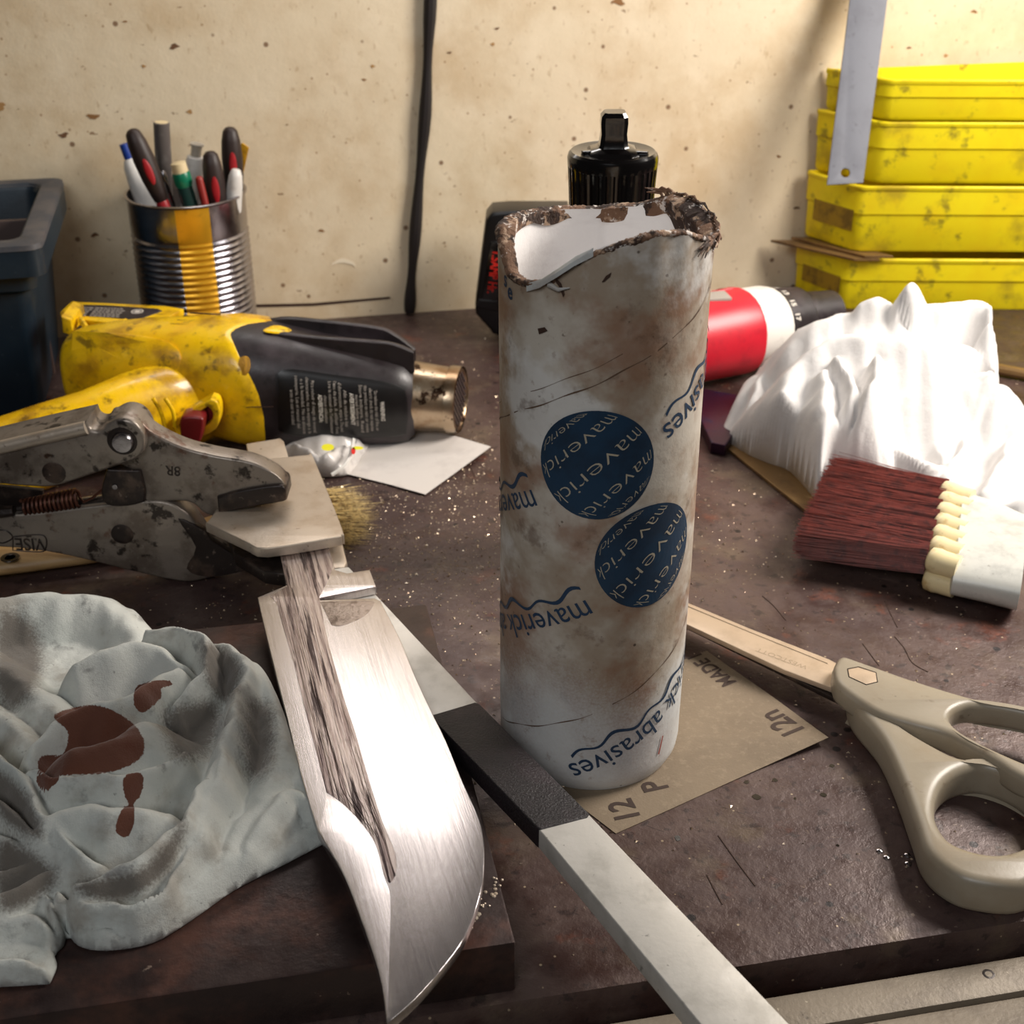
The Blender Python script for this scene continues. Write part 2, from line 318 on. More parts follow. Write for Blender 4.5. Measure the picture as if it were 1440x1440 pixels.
# ------------------------------------------------------------------ the setting: wall board, bench
def bgrid(g, u0, u1, v0, v1, z0, z1, nu, mi=0): pass
g = G()
vs = [B(u, -1.5, z) for z in (-88, 75) for u in (-75, 95)]+[B(u, 0, z) for z in (-88, 75) for u in (-75, 95)]
g.add(vs, [(0, 1, 3, 2), (4, 6, 7, 5), (0, 4, 5, 1), (2, 3, 7, 6), (0, 2, 6, 4), (1, 5, 7, 3)])
fl_ = G(); fl_.box(B(10, 95, -89), (170, 193, 2), AB); flo = fl_.build('floor', mat('concrete_floor', '4A4642', .8, 0, [('n', '38342F', .05, .4, .7, .7)]), smooth=0); flo['kind'] = 'structure'
wall = g.build('wall_back', 'wall', smooth=0); wall['kind'] = 'structure'
# paint scars and dark joint of the board, real thin relief on it
g = G(); a = [Wd(x, y, 0) for x, y in smooth([(465, 372), (480, 363), (497, 368), (500, 375), (495, 372), (480, 369)], 4)]
g.add([Vector(p)+Vector((VB[0], VB[1], 0))*.06 for p in a], [tuple(range(len(a)))]); g.build('paint_scar', 'chip', wall, smooth=0)
g = G(); q = [(352, 428), (440, 426), (548, 417), (549, 420), (440, 430), (352, 432)]; g.add([Vector(Wd(x, y, 0))+Vector((VB[0], VB[1], 0))*.05 for x, y in q], [tuple(range(6))]); g.build('board_joint', 'crack', wall, smooth=0)
for k, (x, y, r) in enumerate([(176, 30, 3), (245, 65, 6), (202, 93, 3), (131, 164, 8), (90, 190, 6), (267, 157, 4), (452, 324, 4), (133, 330, 5), (524, 93, 3), (512, 112, 3), (699, 40, 3), (693, 62, 3), (1370, 16, 4), (1278, 67, 3), (1330, 78, 3), (1095, 220, 3), (632, 74, 3), (0, 150, 8), (870, 2, 8), (1120, 292, 4)]):
    g = G(); a = [(x+r*math.cos(t)*(1+.5*math.sin(3*t+k)), y+r*.6*math.sin(t)*(1+.4*math.cos(2*t+k*2))) for t in np.linspace(0, 6.28, 12)[:-1]]
    g.add([Vector(Wd(*p, 0))+Vector((VB[0], VB[1], 0))*.04 for p in a], [tuple(range(11))]); g.build('paint_chip', mat('bare_spot_%d' % k, ('8A6238', '6A4A30', 'A8804E')[k % 3], .7), wall, smooth=0)
bench = thing('workbench', 'dark worn steel-topped workbench under all the tools', 'workbench', B(0, 36, -4))
g = G(); c = B(8, 35.4, -1.5); g.box(c, (170, 72.0, 3), AB, bev=.6)
g.build('steel_top', 'table', bench)
g = G(); c = B(8, 73.0, -2.2); g.box(c, (170, 1.6, 2.6), AB, bev=.2); c2 = B(8, 78.3, -2.3); g.box(c2, (170, 8.8, 2.6), AB, bev=.25); g.build('front_rail', 'rail', bench)
g = G(); c = Vector(P(1390, 1371, -.95)); g.lathe([(0, .3), (.04, .28), (.06, .2), (.03, 0.01)], c, c+Vector((0, 0, 1)), 20); g.build('screw', 'plierdark', bench)
g = G(); g.box(B(8, 73.5, -4.4), (170, 4, 1.6), AB); g.build('rail_gap', 'crack', bench)
# cable hanging down the wall
g = G(); pts = smooth([(609, -160), (606, -20), (602, 70), (598, 160), (590, 250), (583, 340), (578, 400), (576, 439)], 4, False)
g.tube([Vector(Wd(x, y, .42)) for x, y in pts], [.42-.08*math.sin(i*.9) for i in range(len(pts))], 10)
tag(g.build('cable', 'cable'), 'black rubber cable hanging down the cream wall behind the bench', 'cable')
# ------------------------------------------------------------------ grit and shavings on the bench
g = G(); rr = random.Random(3)
def shard(g, x, y, z, s):
    a = rr.random()*6.28; q = [(x+s*math.cos(a+k*2.1)*rr.uniform(.5, 1.2), y+s*math.sin(a+k*2.1)*rr.uniform(.5, 1.2), z) for k in range(3)]+[(x, y, z+s*rr.uniform(.3, .9))]
    g.add(q, [(0, 2, 1), (0, 1, 3), (1, 2, 3), (2, 0, 3)])
for k in range(7000):
    u = rr.uniform(-26, 42); v = rr.betavariate(1.6, 1.8)*71
    c = rr.random(); x, y, _ = B(u, v, 0)
    if c < .55: x = rr.gauss(-1, 7); y = rr.gauss(70, 8)

    du = (x-W0[0])*VB[0]+(y-W0[1])*VB[1]
    if du < .5 or du > 70.8: continue
    shard(g, x, y, 0.01, rr.choice([.03, .04, .05, .06, .08, .11]))
tag(g.build('metal_grit', 'grit', smooth=0, kind='stuff'), 'fine metal grit and shavings scattered over the dark bench top', 'grit')
for (x, y, r) in [(1064, 1121, 8), (1170, 1077, 5), (1090, 1097, 5), (1158, 1118, 6), (1118, 1123, 3), (953, 1179, 7), (1178, 1189, 3), (1050, 1100, 5)]:
    g = G(); c = P(x, y, .0); g.add([(c[0]+r*.021*math.cos(t)*(1+.25*math.sin(2*t+x)), c[1]+r*.024*math.sin(t), .015+.0*t) for t in np.linspace(0, 6.28, 14)[:-1]], [tuple(range(13))]); g.build('oil_drip', 'blackgloss', bench, smooth=0)
for L_ in ([(1245, 845), (1252, 862), (1262, 882)], [(1258, 895), (1272, 912), (1283, 932), (1305, 945)], [(1072, 838), (1088, 852), (1105, 872)], [(1010, 1175), (1035, 1210), (1062, 1246)], [(1213, 905), (1224, 920), (1236, 936)], [(994, 1230), (1004, 1250), (1016, 1272)], [(640, 640), (660, 655), (668, 672)]):
    g = G(); g.tube([P(x, y, .008) for x, y in smooth(L_, 4, False)], .028, 4); g.build('scratch', 'crack', bench, smooth=0)
g = G()
for (x, y) in [(1237, 1197), (1247, 1206), (1276, 1203), (1277, 1215)]:
    c = P(x, y, 0); g.lathe([(0, .16), (.06, .13), (.1, .02)], c, (c[0], c[1], 1), 8)
g.build('weld_spatter', 'tin', bench)
# ------------------------------------------------------------------ cardboard tube
TX, TY, TR = 3.57, 49.9, 4.08
tube = thing('cardboard_tube', 'tall stained white cardboard tube with navy printing and frayed torn top', 'tube', (TX, TY, 0.06))
def cyl(s, z, r=TR): th = s/4.0; return (TX+r*math.sin(th), TY-r*math.cos(th), z)
RIM = [(-12.57, 23.75), (-10.5, 23.85), (-8, 24.05), (-6.3, 24.05), (-5.33, 23.7), (-4.6, 22.9), (-3.8, 22.8), (-3.0, 22.95), (-2.14, 23.3), (-1.5, 23.9), (-.58, 24.45), (.41, 24.8), (1.44, 25.05), (2.67, 24.95), (4.0, 24.4), (5.3, 23.9), (6.6, 24.1), (8, 24.3), (9.5, 24.5), (11, 23.95), (12.57, 23.75)]
def rimz(s):
    s = (s+12.566) % 25.132-12.566; return float(np.interp(s, [a for a, b in RIM], [b for a, b in RIM]))
NS = 160; NZ = 60
ss = [-12.566+25.132*i/NS for i in range(NS)]
def seamoff(s, z):     # spiral wrap joints: a small step down across each joint
    t = (z-.56*s-19.75) % 14.15; return -.035*math.exp(-(min(t, 14.15-t)/.06)**2)+(.012 if t < 1.2 else 0)
rows = []
for j in range(NZ+1):
    r_ = []
    for i, s in enumerate(ss):
        z = .06+(rimz(s)-.06)*j/NZ; rad = TR+seamoff(s, z)+.02*math.sin(s*.9+z*.3)
        if j == 0: rad -= .25
        if j == 1: rad -= .05
        if z > 22: rad += .04*math.sin(s*5)*(z-22)/3
        r_.append(cyl(s, z, rad))
    rows.append(r_)
g = G().ring(rows, cap=False); ow = g.build('outer_wrap', 'paper', tube, smooth=60); at = ow.data.attributes.new('clean', 'FLOAT', 'POINT')
at.data.foreach_set('value', np.array([float(np.interp(v.co.z*100+.8*math.sin(v.co.x*90), [0, 3.5, 8, 21, 24], [.85, .75, .05, 0, .25])) for v in ow.data.vertices], dtype=np.float32))  # paler towards the foot, slightly paler at the mouth
rows = []
for j in range(31):
    rows.append([cyl(s, .2+(rimz(s)+.02-.2)*j/30, TR-.34-.1*max(0, math.sin(s*1.1+2))*(j/30)**3) for s in ss])
g = G().ring(rows, cap=False); g.add([cyl(s, .3, TR-.3) for s in ss], [tuple(range(NS))]); g.build('white_lining', 'inside', tube, smooth=60)
# frayed ring of torn paper around the mouth
g = G(); rf = random.Random(11); rings = []
def fr(s): return .03+.25*math.exp(-((s+6.3)/1.8)**2)+.5*math.exp(-((s-7.6)/2.2)**2)*(.6+.4*math.sin(s*2.3)**2)+.12*max(0,math.sin(s*1.7))
for i, s in enumerate(np.linspace(-12.566, 12.566, 361)[:-1]):
    z = rimz(s); w = fr(s); n = [rf.uniform(-.035, .035) for _ in range(8)]
    rings.append([cyl(s, z-.10-.2*w+n[0], TR+.02), cyl(s, z-.03+n[1], TR+.04+.25*w+n[2]*.6), cyl(s, z+.04+n[3]+.25*w, TR+.01+n[4]*.7), cyl(s, z+.06+n[5]+.30*w, TR-.14), cyl(s, z+.0+n[6], TR-.36-.7*w+n[7]), cyl(s, z-.12-1.5*w+n[0], TR-.40-.25*w), cyl(s, z-.3-1.8*w, TR-.42)])
rings.append(rings[0]); g.ring(rings, cap=False)
g.build('frayed_rim', 'burnt', tube, smooth=70)
g = G()
for (s0, s1, dz, w) in [(5.2, 6.4, .1, .5), (6.2, 7.4, .15, .3), (5.0, 5.8, -.1, .55), (4.3, 5.2, .05, .3), (7.6, 9.0, .2, .2), (9.0, 10.2, .2, .2)]:
    for k in range(9):
        s = rf.uniform(s0, s1); z = rimz(s); ln = w*rf.uniform(.2, .7); d = rf.uniform(-1.5, 1.5)
        g.tube([cyl(s, z-.08, TR-.05), cyl(s+d*.3, z+dz*.5+.05, TR+ln*.35), cyl(s+d*.7, z+dz+rf.uniform(-.1, .1), TR+ln*.7), cyl(s+d, z+dz+rf.uniform(-.35, .1), TR+ln*.75)], [.05, .075, .06, .02], 5)
g.build('torn_fibre', 'burnt', tube, smooth=50, kind='stuff')
g = G()   # curled flap at the front of the mouth
fl = [(-3.3, 22.75, .06), (-2.6, 23.1, .22), (-1.9, 23.65, .30), (-1.3, 24.15, .25), (-.7, 24.5, .12)]; rings = []
for s, z, o in fl: rings.append([cyl(s, z-.10, TR+.03), cyl(s, z-.16, TR+o), cyl(s, z+.02, TR+o*1.1), cyl(s, z+.14, TR+.05), cyl(s, z+.1, TR-.1)])
g.ring(rings, closed=False, cap=False); g.tube([cyl(-2.3, 23.1, TR+.05), cyl(-1.9, 22.98, TR+.1), cyl(-1.5, 23.1, TR+.06)], [.12, .08, .02], 6)
g.build('curled_flap', 'paperclean', tube, smooth=60)
g = G()   # dark nicks and the tear
for pts in ([(846, 397), (852, 388), (860, 383), (858, 389), (850, 396)], [(783, 392), (789, 398), (794, 413), (792, 418), (786, 403), (781, 396)], [(756, 462), (766, 460), (770, 465), (758, 470)]):
    q = []
    for x, y in pts:
        r = ray(x, y); A = r[0]**2+r[1]**2; Bq = 2*(-TX*r[0]-TY*r[1]); C = TX*TX+TY*TY-(TR+.05)**2; t = (-Bq-math.sqrt(Bq*Bq-4*A*C))/(2*A); q.append((r[0]*t, r[1]*t, CH+r[2]*t))
    g.add(q, [tuple(range(len(q)))])
g.build('surface_nick', 'crack', tube, smooth=0)
for c0_, s0_, s1_ in ((19.72, -6.2, 5.6), (4.5, -6.2, 6), (20.4, -6.2, 1.2)):
    g = G(); up = []; dn = []
    for i in range(90):
        s = s0_+(s1_-s0_)*i/89; z = c0_+.535*s-.006*s*s*(1 if c0_ > 10 else -1)+.03*math.sin(s*3); w = .022*(1 if c0_ != 20.4 else .5)*(1+.5*math.sin(s*4)); up.append(cyl(s, z+w, TR+.018)); dn.append(cyl(s, z-w, TR+.018))
    g.ring([up, dn], closed=False, cap=False); g.build('seam', 'seamline', tube, smooth=0, normals=False)
ANG = math.radians(29.3); RD = (-math.cos(ANG), -math.sin(ANG)); UD = (math.sin(ANG), -math.cos(ANG))
def wrapline(g, body, s0, z0, k, off=0.01):
    vs, fs = text2d(body, 1, .002); vs, fs = subdiv2(vs, fs, .35)
    g.add([cyl(s0+RD[0]*x*k+UD[0]*y*k*1.12, z0+RD[1]*x*k+UD[1]*y*k*1.12, TR+.035) for x, y in vs], fs)
def wave(g, s0, z0, L, amp=.17, n=60):
    up = []; dn = []
    for i in range(n+1):
        x = L*i/n; y = .42+amp*math.sin(x*3.6+.4)+.10*math.sin(x*1.7+1); w = .075+.02*math.sin(x*2)
        for arr, q in ((up, y+w), (dn, y-w)):
            arr.append(cyl(s0+RD[0]*x-UD[0]*q, z0+RD[1]*x-UD[1]*q, TR+.033))
    g.ring([up, dn], closed=False, cap=False)
full = 'maverick abrasives'; wfull = max(v[0] for v in text2d(full, 1, .01)[0]); KT = 9.9/wfull
for (s0, z0) in [(-.55, 10.1), (-2.95, 14.55), (7.45, 6.4), (2.3-RD[0]*9.7, 17.55-RD[1]*9.7)]:
    g = G(); wrapline(g, full, s0, z0, KT); g.build('printed_words', 'blueprint', tube, smooth=0, normals=False)
    g = G(); wave(g, s0, z0, 9.5); g.build('printed_wave', 'blueprint', tube, smooth=0, normals=False)
g = G()
# short remnant under the torn edge
vs, fs = text2d('s', 1, .02); g.add([cyl(-4.9+x*.8, 22.35+y*.9, TR+.04) for x, y in vs], fs); vs, fs = text2d('e', 1, .02); g.add([cyl(-4.55+x*.8, 22.0+y*.9, TR+.04) for x, y in vs], fs)
g.build('printed_remnant', 'blueprint', tube, smooth=0, normals=False)
def globe(s0, z0, R):
    g = G(); rings = []
    rings_n = 10; N = 60
    vs = [cyl(s0, z0, TR+.03)]; fs = []
    for i in range(1, rings_n+1):
        for j in range(N):
            t = 2*math.pi*j/N; r = R*i/rings_n; vs.append(cyl(s0+r*math.cos(t), z0+r*math.sin(t)*1.04, TR+.03))
    for j in range(N):
        fs.append((0, 1+j, 1+(j+1) % N))
        for i in range(rings_n-1): fs.append((1+i*N+j, 1+(i+1)*N+j, 1+(i+1)*N+(j+1) % N, 1+i*N+(j+1) % N))
    g.add(vs, fs); d = g.build('navy_disc', 'bluedisc', tube, smooth=0, normals=False)
    g = G(); vs0, fs0 = text2d('maverick', 1, -.016); vs0, fs0 = subdiv2(vs0, fs0, .16); w = max(v[0] for v in vs0)
    A2 = math.radians(44); rd = (-math.cos(A2), -math.sin(A2)); ud = (math.sin(A2), -math.cos(A2))
    for lat0, ph in ((-66, 0), (-36, .0), (-4, 0.03), (28, .0), (58, 0)):
        o = []
        for x, y in vs0:
            lon = math.radians(-78+156*x/w); lat = math.radians(lat0+21*y*1.15)
            X = R*.97*math.sin(lon)*math.cos(lat); Y = R*.97*math.sin(lat); o.append(cyl(s0+rd[0]*X+ud[0]*Y, z0+(rd[1]*X+ud[1]*Y)*1.04, TR+.045))
        g.add(o, fs0)
    g.build('disc_lettering', 'creamprint', d, smooth=0, normals=False)
globe(-.35, 16.1, 2.22); globe(1.95, 11.85, 2.25)
g = G(); g.add([cyl(3.05, 1.35, TR+.04), cyl(3.15, 1.3, TR+.04), cyl(3.35, 2.2, TR+.04), cyl(3.28, 2.25, TR+.04)], [(0, 1, 2, 3)]); g.build('red_tick', mat('red_ink', '9A4A40', .6), tube, smooth=0, normals=False)
# ------------------------------------------------------------------ sandpaper sheet under the tube
sheet = thing('sandpaper_sheet', 'brown sheet of sandpaper face down under the cardboard tube', 'sandpaper', P(1000, 1050, .01))
q = [(1165, 1037, .45), (1090, 1071, .12), (1010, 1107, .04), (940, 1139, .04), (866, 1172, .04), (800, 1122, .04), (740, 1080, .04), (690, 1040, .04), (994, 915, .04), (1035, 944, .06), (1080, 975, .12), (1125, 1008, .25)]
outl = [P(x, y, z) for x, y, z in q]
tp = smooth([(p+('s',) if k in (0, 4, 8) else p) for k, p in enumerate(outl)], 4); g = G(); c = P(930, 1040, .04)
def sheetz(x, y):
    best = .06; n_ = len(tp)
    for i in range(n_):
        a, b = tp[i], tp[(i+1) % n_]; d = (a[0]-c[0])*(b[1]-c[1])-(b[0]-c[0])*(a[1]-c[1])
        if abs(d) < 1e-9: continue
        u = ((x-c[0])*(b[1]-c[1])-(b[0]-c[0])*(y-c[1]))/d; v = ((a[0]-c[0])*(y-c[1])-(x-c[0])*(a[1]-c[1]))/d
        if u >= -1e-6 and v >= -1e-6: return c[2]+u*(a[2]-c[2])+v*(b[2]-c[2])+.02
    return best
nt_ = len(tp); g.add([c]+tp, [(0, 1+i, 1+(i+1) % nt_) for i in range(nt_)]); g.add([(c[0], c[1], c[2]-.03)]+[(a, b, z-.03) for a, b, z in tp], [(0, 1+(i+1) % nt_, 1+i) for i in range(nt_)])
g.ring([[(a, b, z-.03) for a, b, z in tp], tp], cap=False); g.build('sheet', 'kraft', sheet, smooth=60)
for tx, a_, b_, z_, k_ in (('12n', (1137, 1028), (1092, 993), .36, 1.15), ('12', (903, 1151), (886, 1121), .09, 1.1), ('P', (941, 1108), (932, 1094), .08, 1.2), ('MADE I', (1037, 958), (985, 917), .14, 1.3)):
    g = G(); ptext(g, tx, a_, b_, z_, k_, off=.02); g.v = [(x, y, sheetz(x, y)) for x, y, z in g.v]; g.build('backprint', 'brownprint', sheet, smooth=0)
# ------------------------------------------------------------------ steel block under the knife and the rag
g = G(); cu = B(*[0, 0])
a_ = Vector(P(725, 1325, 2.5)); ux = Vector((UB[0], UB[1], 0)); vx = Vector((-VB[0], -VB[1], 0))
c = a_-ux*21+vx*11.4; g.box((c.x, c.y, 1.26), (42, 22.8, 2.48), AB, bev=.12)
blk = g.build('steel_block', 'plate'); tag(blk, 'thick dark brown steel block lying flat under the bowie blade and stained rag', 'block')
g = G(); rr = random.Random(5)
for (x, y, s) in [(690, 1255, 1), (668, 1290, 1.3), (655, 1300, .8), (700, 1240, .7), (640, 1295, .6), (684, 1270, .6)]:
    for k in range(6):
        p = P(x+rr.uniform(-8, 8), y+rr.uniform(-6, 6), 2.5); g.lathe([(0, .09*s), (.03, .07*s), (.05, .01)], p, (p[0], p[1], 9), 6)
g.build('spatter', 'clamp', blk)
# bench legs and an apron so that the bench stands on the floor
for u, v in ((-70, 8), (88, 8), (-70, 66), (88, 66)):
    g = G(); g.box(B(u, v, -45.5), (6, 6, 85), AB, bev=.4); g.build('leg', 'plate', bench)
# ------------------------------------------------------------------ yellow bins, stacked
YF = 106.2
def footprint(xl, yl, xc, yc, xr=54, yb=None):
    """plan of one bin: back-left, corner, front-right, back-right along the wall"""
    return [(xl, yl), (xc, yc), (xr, yc-.4), (xr, B(0, 0)[1]+(xr-B(0, 0)[0])*math.tan(AB)-1.2), (xl+1.0, min(yl+2.0, W0[1]+(xl+1-W0[0])*math.tan(AB)-1.0))]
def bin_(label, xc_px, ybot, ytop, xl_px, yl_bot, yl_top, z0=None, ztop=None, notch=True, first=False, dy=0):
    Yc = YF+dy; pc = W(xc_px, ybot, Yc); z0 = pc[2] if z0 is None else z0; zt = W(xc_px, ytop, Yc)[2] if ztop is None else ztop
    z0 = max(z0, .02); xc = pc[0]; Yl = Yc+4.9; xl = W(xl_px, (yl_bot+yl_top)/2, Yl)[0]
    t = thing('storage_bin', label, 'bin', (40, 110, z0), 'yellow plastic bins stacked by the wall')
    fp = footprint(xl, Yl, xc, Yc); zm = z0+(zt-z0)*.58; cx_ = sum(p[0] for p in fp)/5; cy_ = sum(p[1] for p in fp)/5
    def rg(z, ins):
        v = []
        for k, p in enumerate(fp):
            for w_ in (-1, 1):
                q = fp[(k+w_) % 5]; d = math.hypot(q[0]-p[0], q[1]-p[1]); e = min(.45, d*.3)/d
                v.append((p[0]+(q[0]-p[0])*e, p[1]+(q[1]-p[1])*e))
        return [(cx_+(a-cx_)*(1-ins/14), cy_+(b-cy_)*(1-ins/5), z) for a, b in v]
    g = G(); g.ring([rg(z0, .35), rg(z0+.25, .22), rg(zm-.12, .16), rg(zm, .0), rg(zt-.25, 0), rg(zt, .02), rg(zt, .22), rg(zt-.3, .3), rg(z0+.5, .55)], cap=True)
    b = g.build('bin_wall', 'binyellow', t, smooth=30)
    g = G(); g.ring([rg(zt-.36, -.07), rg(zt-.30, -.10), rg(zt-.08, -.10), rg(zt+.0, -.03)], cap=False); g.build('rim', 'binyellow', t, smooth=30)
    if notch:
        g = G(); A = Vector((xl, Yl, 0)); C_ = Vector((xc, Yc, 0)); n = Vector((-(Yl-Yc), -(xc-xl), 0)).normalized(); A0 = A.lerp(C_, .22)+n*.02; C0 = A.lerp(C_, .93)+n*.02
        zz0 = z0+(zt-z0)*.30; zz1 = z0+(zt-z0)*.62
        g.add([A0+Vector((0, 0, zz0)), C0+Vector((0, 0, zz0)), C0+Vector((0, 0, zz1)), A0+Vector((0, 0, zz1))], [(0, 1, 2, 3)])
        g.build('finger_notch', mat('grimy_yellow', '9A7A10', .6, 0, [('n', '5A4410', .8, .45, .65, .7)]), t, smooth=0)  # flat patch; the notch's shade is put into its darker yellow
    return t, zt
b4, z4 = bin_('lowest yellow plastic bin of the stack, behind the white cloth', 1183, 432, 364, 1113, 400, 345, z0=.02)
b3, z3 = bin_('second yellow bin from the bottom, deepest one with scuffed front', 1200, 352, 262, 1128, 312, 255, z0=z4+.02+.55, dy=.0)
b2, z2 = bin_('third yellow bin from the bottom, behind the grey ruler end', 1232, 258, 172, 1140, 240, 170, z0=z3+.03, notch=False, dy=.6)
b1, z1 = bin_('topmost yellow bin, its rim under the ruler middle', 1243, 175, 112, 1153, 160, 120, z0=z2+.03, notch=False, dy=1.0)
g = G()   # flat scraps poking out between the two lower bins
for (a, b, c, d, z) in [((1092, 309), (1150, 306), (1215, 362), (1190, 362), z4+.12), ((1120, 318), (1165, 316), (1225, 352), (1190, 360), z4+.3)]:
    pass
def scrap(pts, z, th, label):
    g = G(); ls = [(W(x, y, 108.0)[0], 108.0+(i in (0, 1))*2.5-(i in (2, 3))*2.5) for i, (x, y) in enumerate(pts)]
    vs, fs = extr([ls], th, .02); R = [(x, y, z+zz+(-.28*(x-25))*.0) for x, y, zz in vs]; g.add(R, fs)
    return tag(g.build('scrap_strip', 'strip'), label, 'scrap', 'scrap strips sandwiched in the bin stack')
scrap([(1095, 312), (1150, 306), (1225, 362), (1190, 366)], z4+.05, .2, 'brown flat scrap poking out left between the two lowest yellow bins')
scrap([(1125, 306), (1160, 300), (1245, 352), (1205, 360)], z4+.30, .2, 'dark scrap strip lying on the longer brown scrap in the bin stack')
# ------------------------------------------------------------------ steel ruler leaning over the bins
g = G(); yw = 0.0
R0 = [(1195, -60), (1251, -60), (1248, 0), (1215, 258), (1163, 261)]
hole = [(1189+6.5*math.cos(t), 243+6.5*math.sin(t)) for t in np.linspace(0, 6.28, 17)[:-1]]
R0 = [(1199, -70), (1257, -70), (1248, 0), (1214, 257), (1163, 260), (1195, 0)]
def leaning(g, loops, o, k, thick, bev):
    n = Vector((0, 1, -k)).normalized(); t = Vector((1, 0, 0)); b = n.cross(t)*-1; o = Vector(o); b = b if b.z > 0 else -b
    ls = [[((h-o).dot(t), (h-o).dot(b)) for h in (plane_hit(x, y, o, n) for x, y in l)] for l in loops]; vs, fs = extr(ls, thick, bev)
    g.add([tuple(o+t*x+b*y+n*(thick-z)) for x, y, z in vs], fs)
leaning(g, [R0, hole], (29, 103.6, 12.6), .5, .18, .04)
rul = g.build('steel_ruler', 'steelgrey', smooth=30); tag(rul, 'grey steel ruler with hanging hole, leaning against the yellow bins', 'ruler')
# ------------------------------------------------------------------ dark blue box at the left
box = thing('tote_box', 'dark blue plastic tote with dusty rim at the left edge', 'box', B(-40, 9, 0.02))
UR = -25.3; UL = -56; V0 = 1.2; V1 = 18.0; ZT = 12.9
def rr_(u0, u1, v0, v1, z, r=1.0, n=5):
    out = []
    for (cu, cv, a0) in ((u1-r, v0+r, -90), (u1-r, v1-r, 0), (u0+r, v1-r, 90), (u0+r, v0+r, 180)):
        for k in range(n+1):
            t = math.radians(a0+90*k/n); out.append(B(cu+r*math.cos(t), cv+r*math.sin(t), z))
    return out
g = G(); g.ring([rr_(UL+2, UR-2.4, V0+1.8, V1-3.0, .03), rr_(UL+1.9, UR-2.2, V0+1.6, V1-2.7, .5), rr_(UL+1.2, UR-1.5, V0+1, V1-1.9, 9.2), rr_(UL+.9, UR-1.0, V0+.7, V1-1.2, 9.6), rr_(UL+.9, UR-.9, V0+.7, V1-1.1, 10.6), rr_(UL+.2, UR-.15, V0+.1, V1-.2, 10.8), rr_(UL+.2, UR-.15, V0+.1, V1-.2, ZT-.3), rr_(UL+.3, UR-.3, V0+.2, V1-.4, ZT-.05),
    rr_(UL+1.4, UR-1.6, V0+1.3, V1-1.7, ZT-.05), rr_(UL+1.6, UR-1.9, V0+1.5, V1-2.0, ZT-.5), rr_(UL+2.4, UR-2.8, V0+2.2, V1-3.4, .5)]); g.build('box_body', 'darkplastic', box, smooth=30)
g = G(); g.ring([rr_(UL+.15, UR-.1, V0+.05, V1-.15, ZT-.35), rr_(UL+.2, UR-.15, V0+.1, V1-.2, ZT-.02), rr_(UL+.5, UR-.5, V0+.4, V1-.6, ZT+.06), rr_(UL+1.3, UR-1.5, V0+1.2, V1-1.5, ZT+.03), rr_(UL+1.5, UR-1.7, V0+1.4, V1-1.8, ZT-.2)], cap=False); g.build('rim', 'rimplastic', box, smooth=40)
g = G(); g.box(B((UL+UR)/2, 8.6, 6.2), (UR-UL-4, .5, 11.6), AB, bev=.12); g.build('divider', mat('brown_divider', '4A3A36', .5), box)
# ------------------------------------------------------------------ tin can with pens
CX, CY, CR = -23.8, 97.6, 4.3; CZ = 12.4
can = thing('tin_can', 'ribbed tin can with a yellow lacquer band, holding pens by the wall', 'can', (CX, CY, .02))
prof = [(.03, CR-.15), (.15, CR), (.3, CR-.12)]
z = .5
while z < 9.6:
    prof += [(z, CR-.16), (z+.16, CR-.02), (z+.32, CR-.16)]; z += .46
prof += [(z+.1, CR-.06), (CZ-.25, CR-.06), (CZ-.2, CR+.06), (CZ-.06, CR+.10), (CZ, CR+.02), (CZ-.02, CR-.12), (CZ-.2, CR-.14), (.3, CR-.25)]
def lathe_arc(g, prof, a0, a1, n, cap=False, dr=0, closed=False, mi=0):
    rings = [[(CX+(r+dr)*math.sin(a0+(a1-a0)*j/n), CY-(r+dr)*math.cos(a0+(a1-a0)*j/n), zz) for j in range(n+(0 if closed else 1))] for zz, r in prof]
    g.ring(rings, mi, closed=closed, cap=cap)
g = G(); lathe_arc(g, prof, 0, 2*math.pi, 96, cap=True, closed=True); g.build('can_wall', 'tin', can, smooth=60)
g = G(); lathe_arc(g, [p for p in prof[3:-6]], .02, .59, 14, dr=.012); g.build('yellow_band', 'tingold', can, smooth=60)  # yellow reflection on the tin, put in as a coloured strip
def stick(px, r, inz=.6, dY=0.0):
    """line from a top pixel to a rim pixel, run on down to the can floor and kept inside it"""
    Y = CY+dY; a = Vector(W(px[0], px[1], Y)); b = Vector(W(px[2], px[3], Y)); d = b-a; k = (a.z-inz)/max(.1, (a.z-b.z)); e = a+d*k
    # keep the foot inside the wall
    off = Vector((e.x-CX, e.y-CY, 0)); m = CR-.45-r
    if off.length > m: off = off.normalized()*m; e = Vector((CX+off.x, CY+off.y, inz))
    return a, e
def pen(name, label, cat, px, r, m, prof, dY=0.0, parts=()):
    """prof: list of (fraction or cm from the top, radius)"""
    a, e = stick(px, r, .45+r*.3, dY); t = thing(name, label, cat, e, 'pens and small tools standing in the tin can'); L = (e-a).length
    g = G(); g.lathe([(min(s, L), q) for s, q in prof if s <= L]+[(L, prof[-1][1])], a, e, 16); g.build('barrel', m, t, smooth=50)
    for nm, mm, pr in parts:
        g = G(); g.lathe(pr, a, e, 16); g.build(nm, mm, t, smooth=50)
    return a, e, t
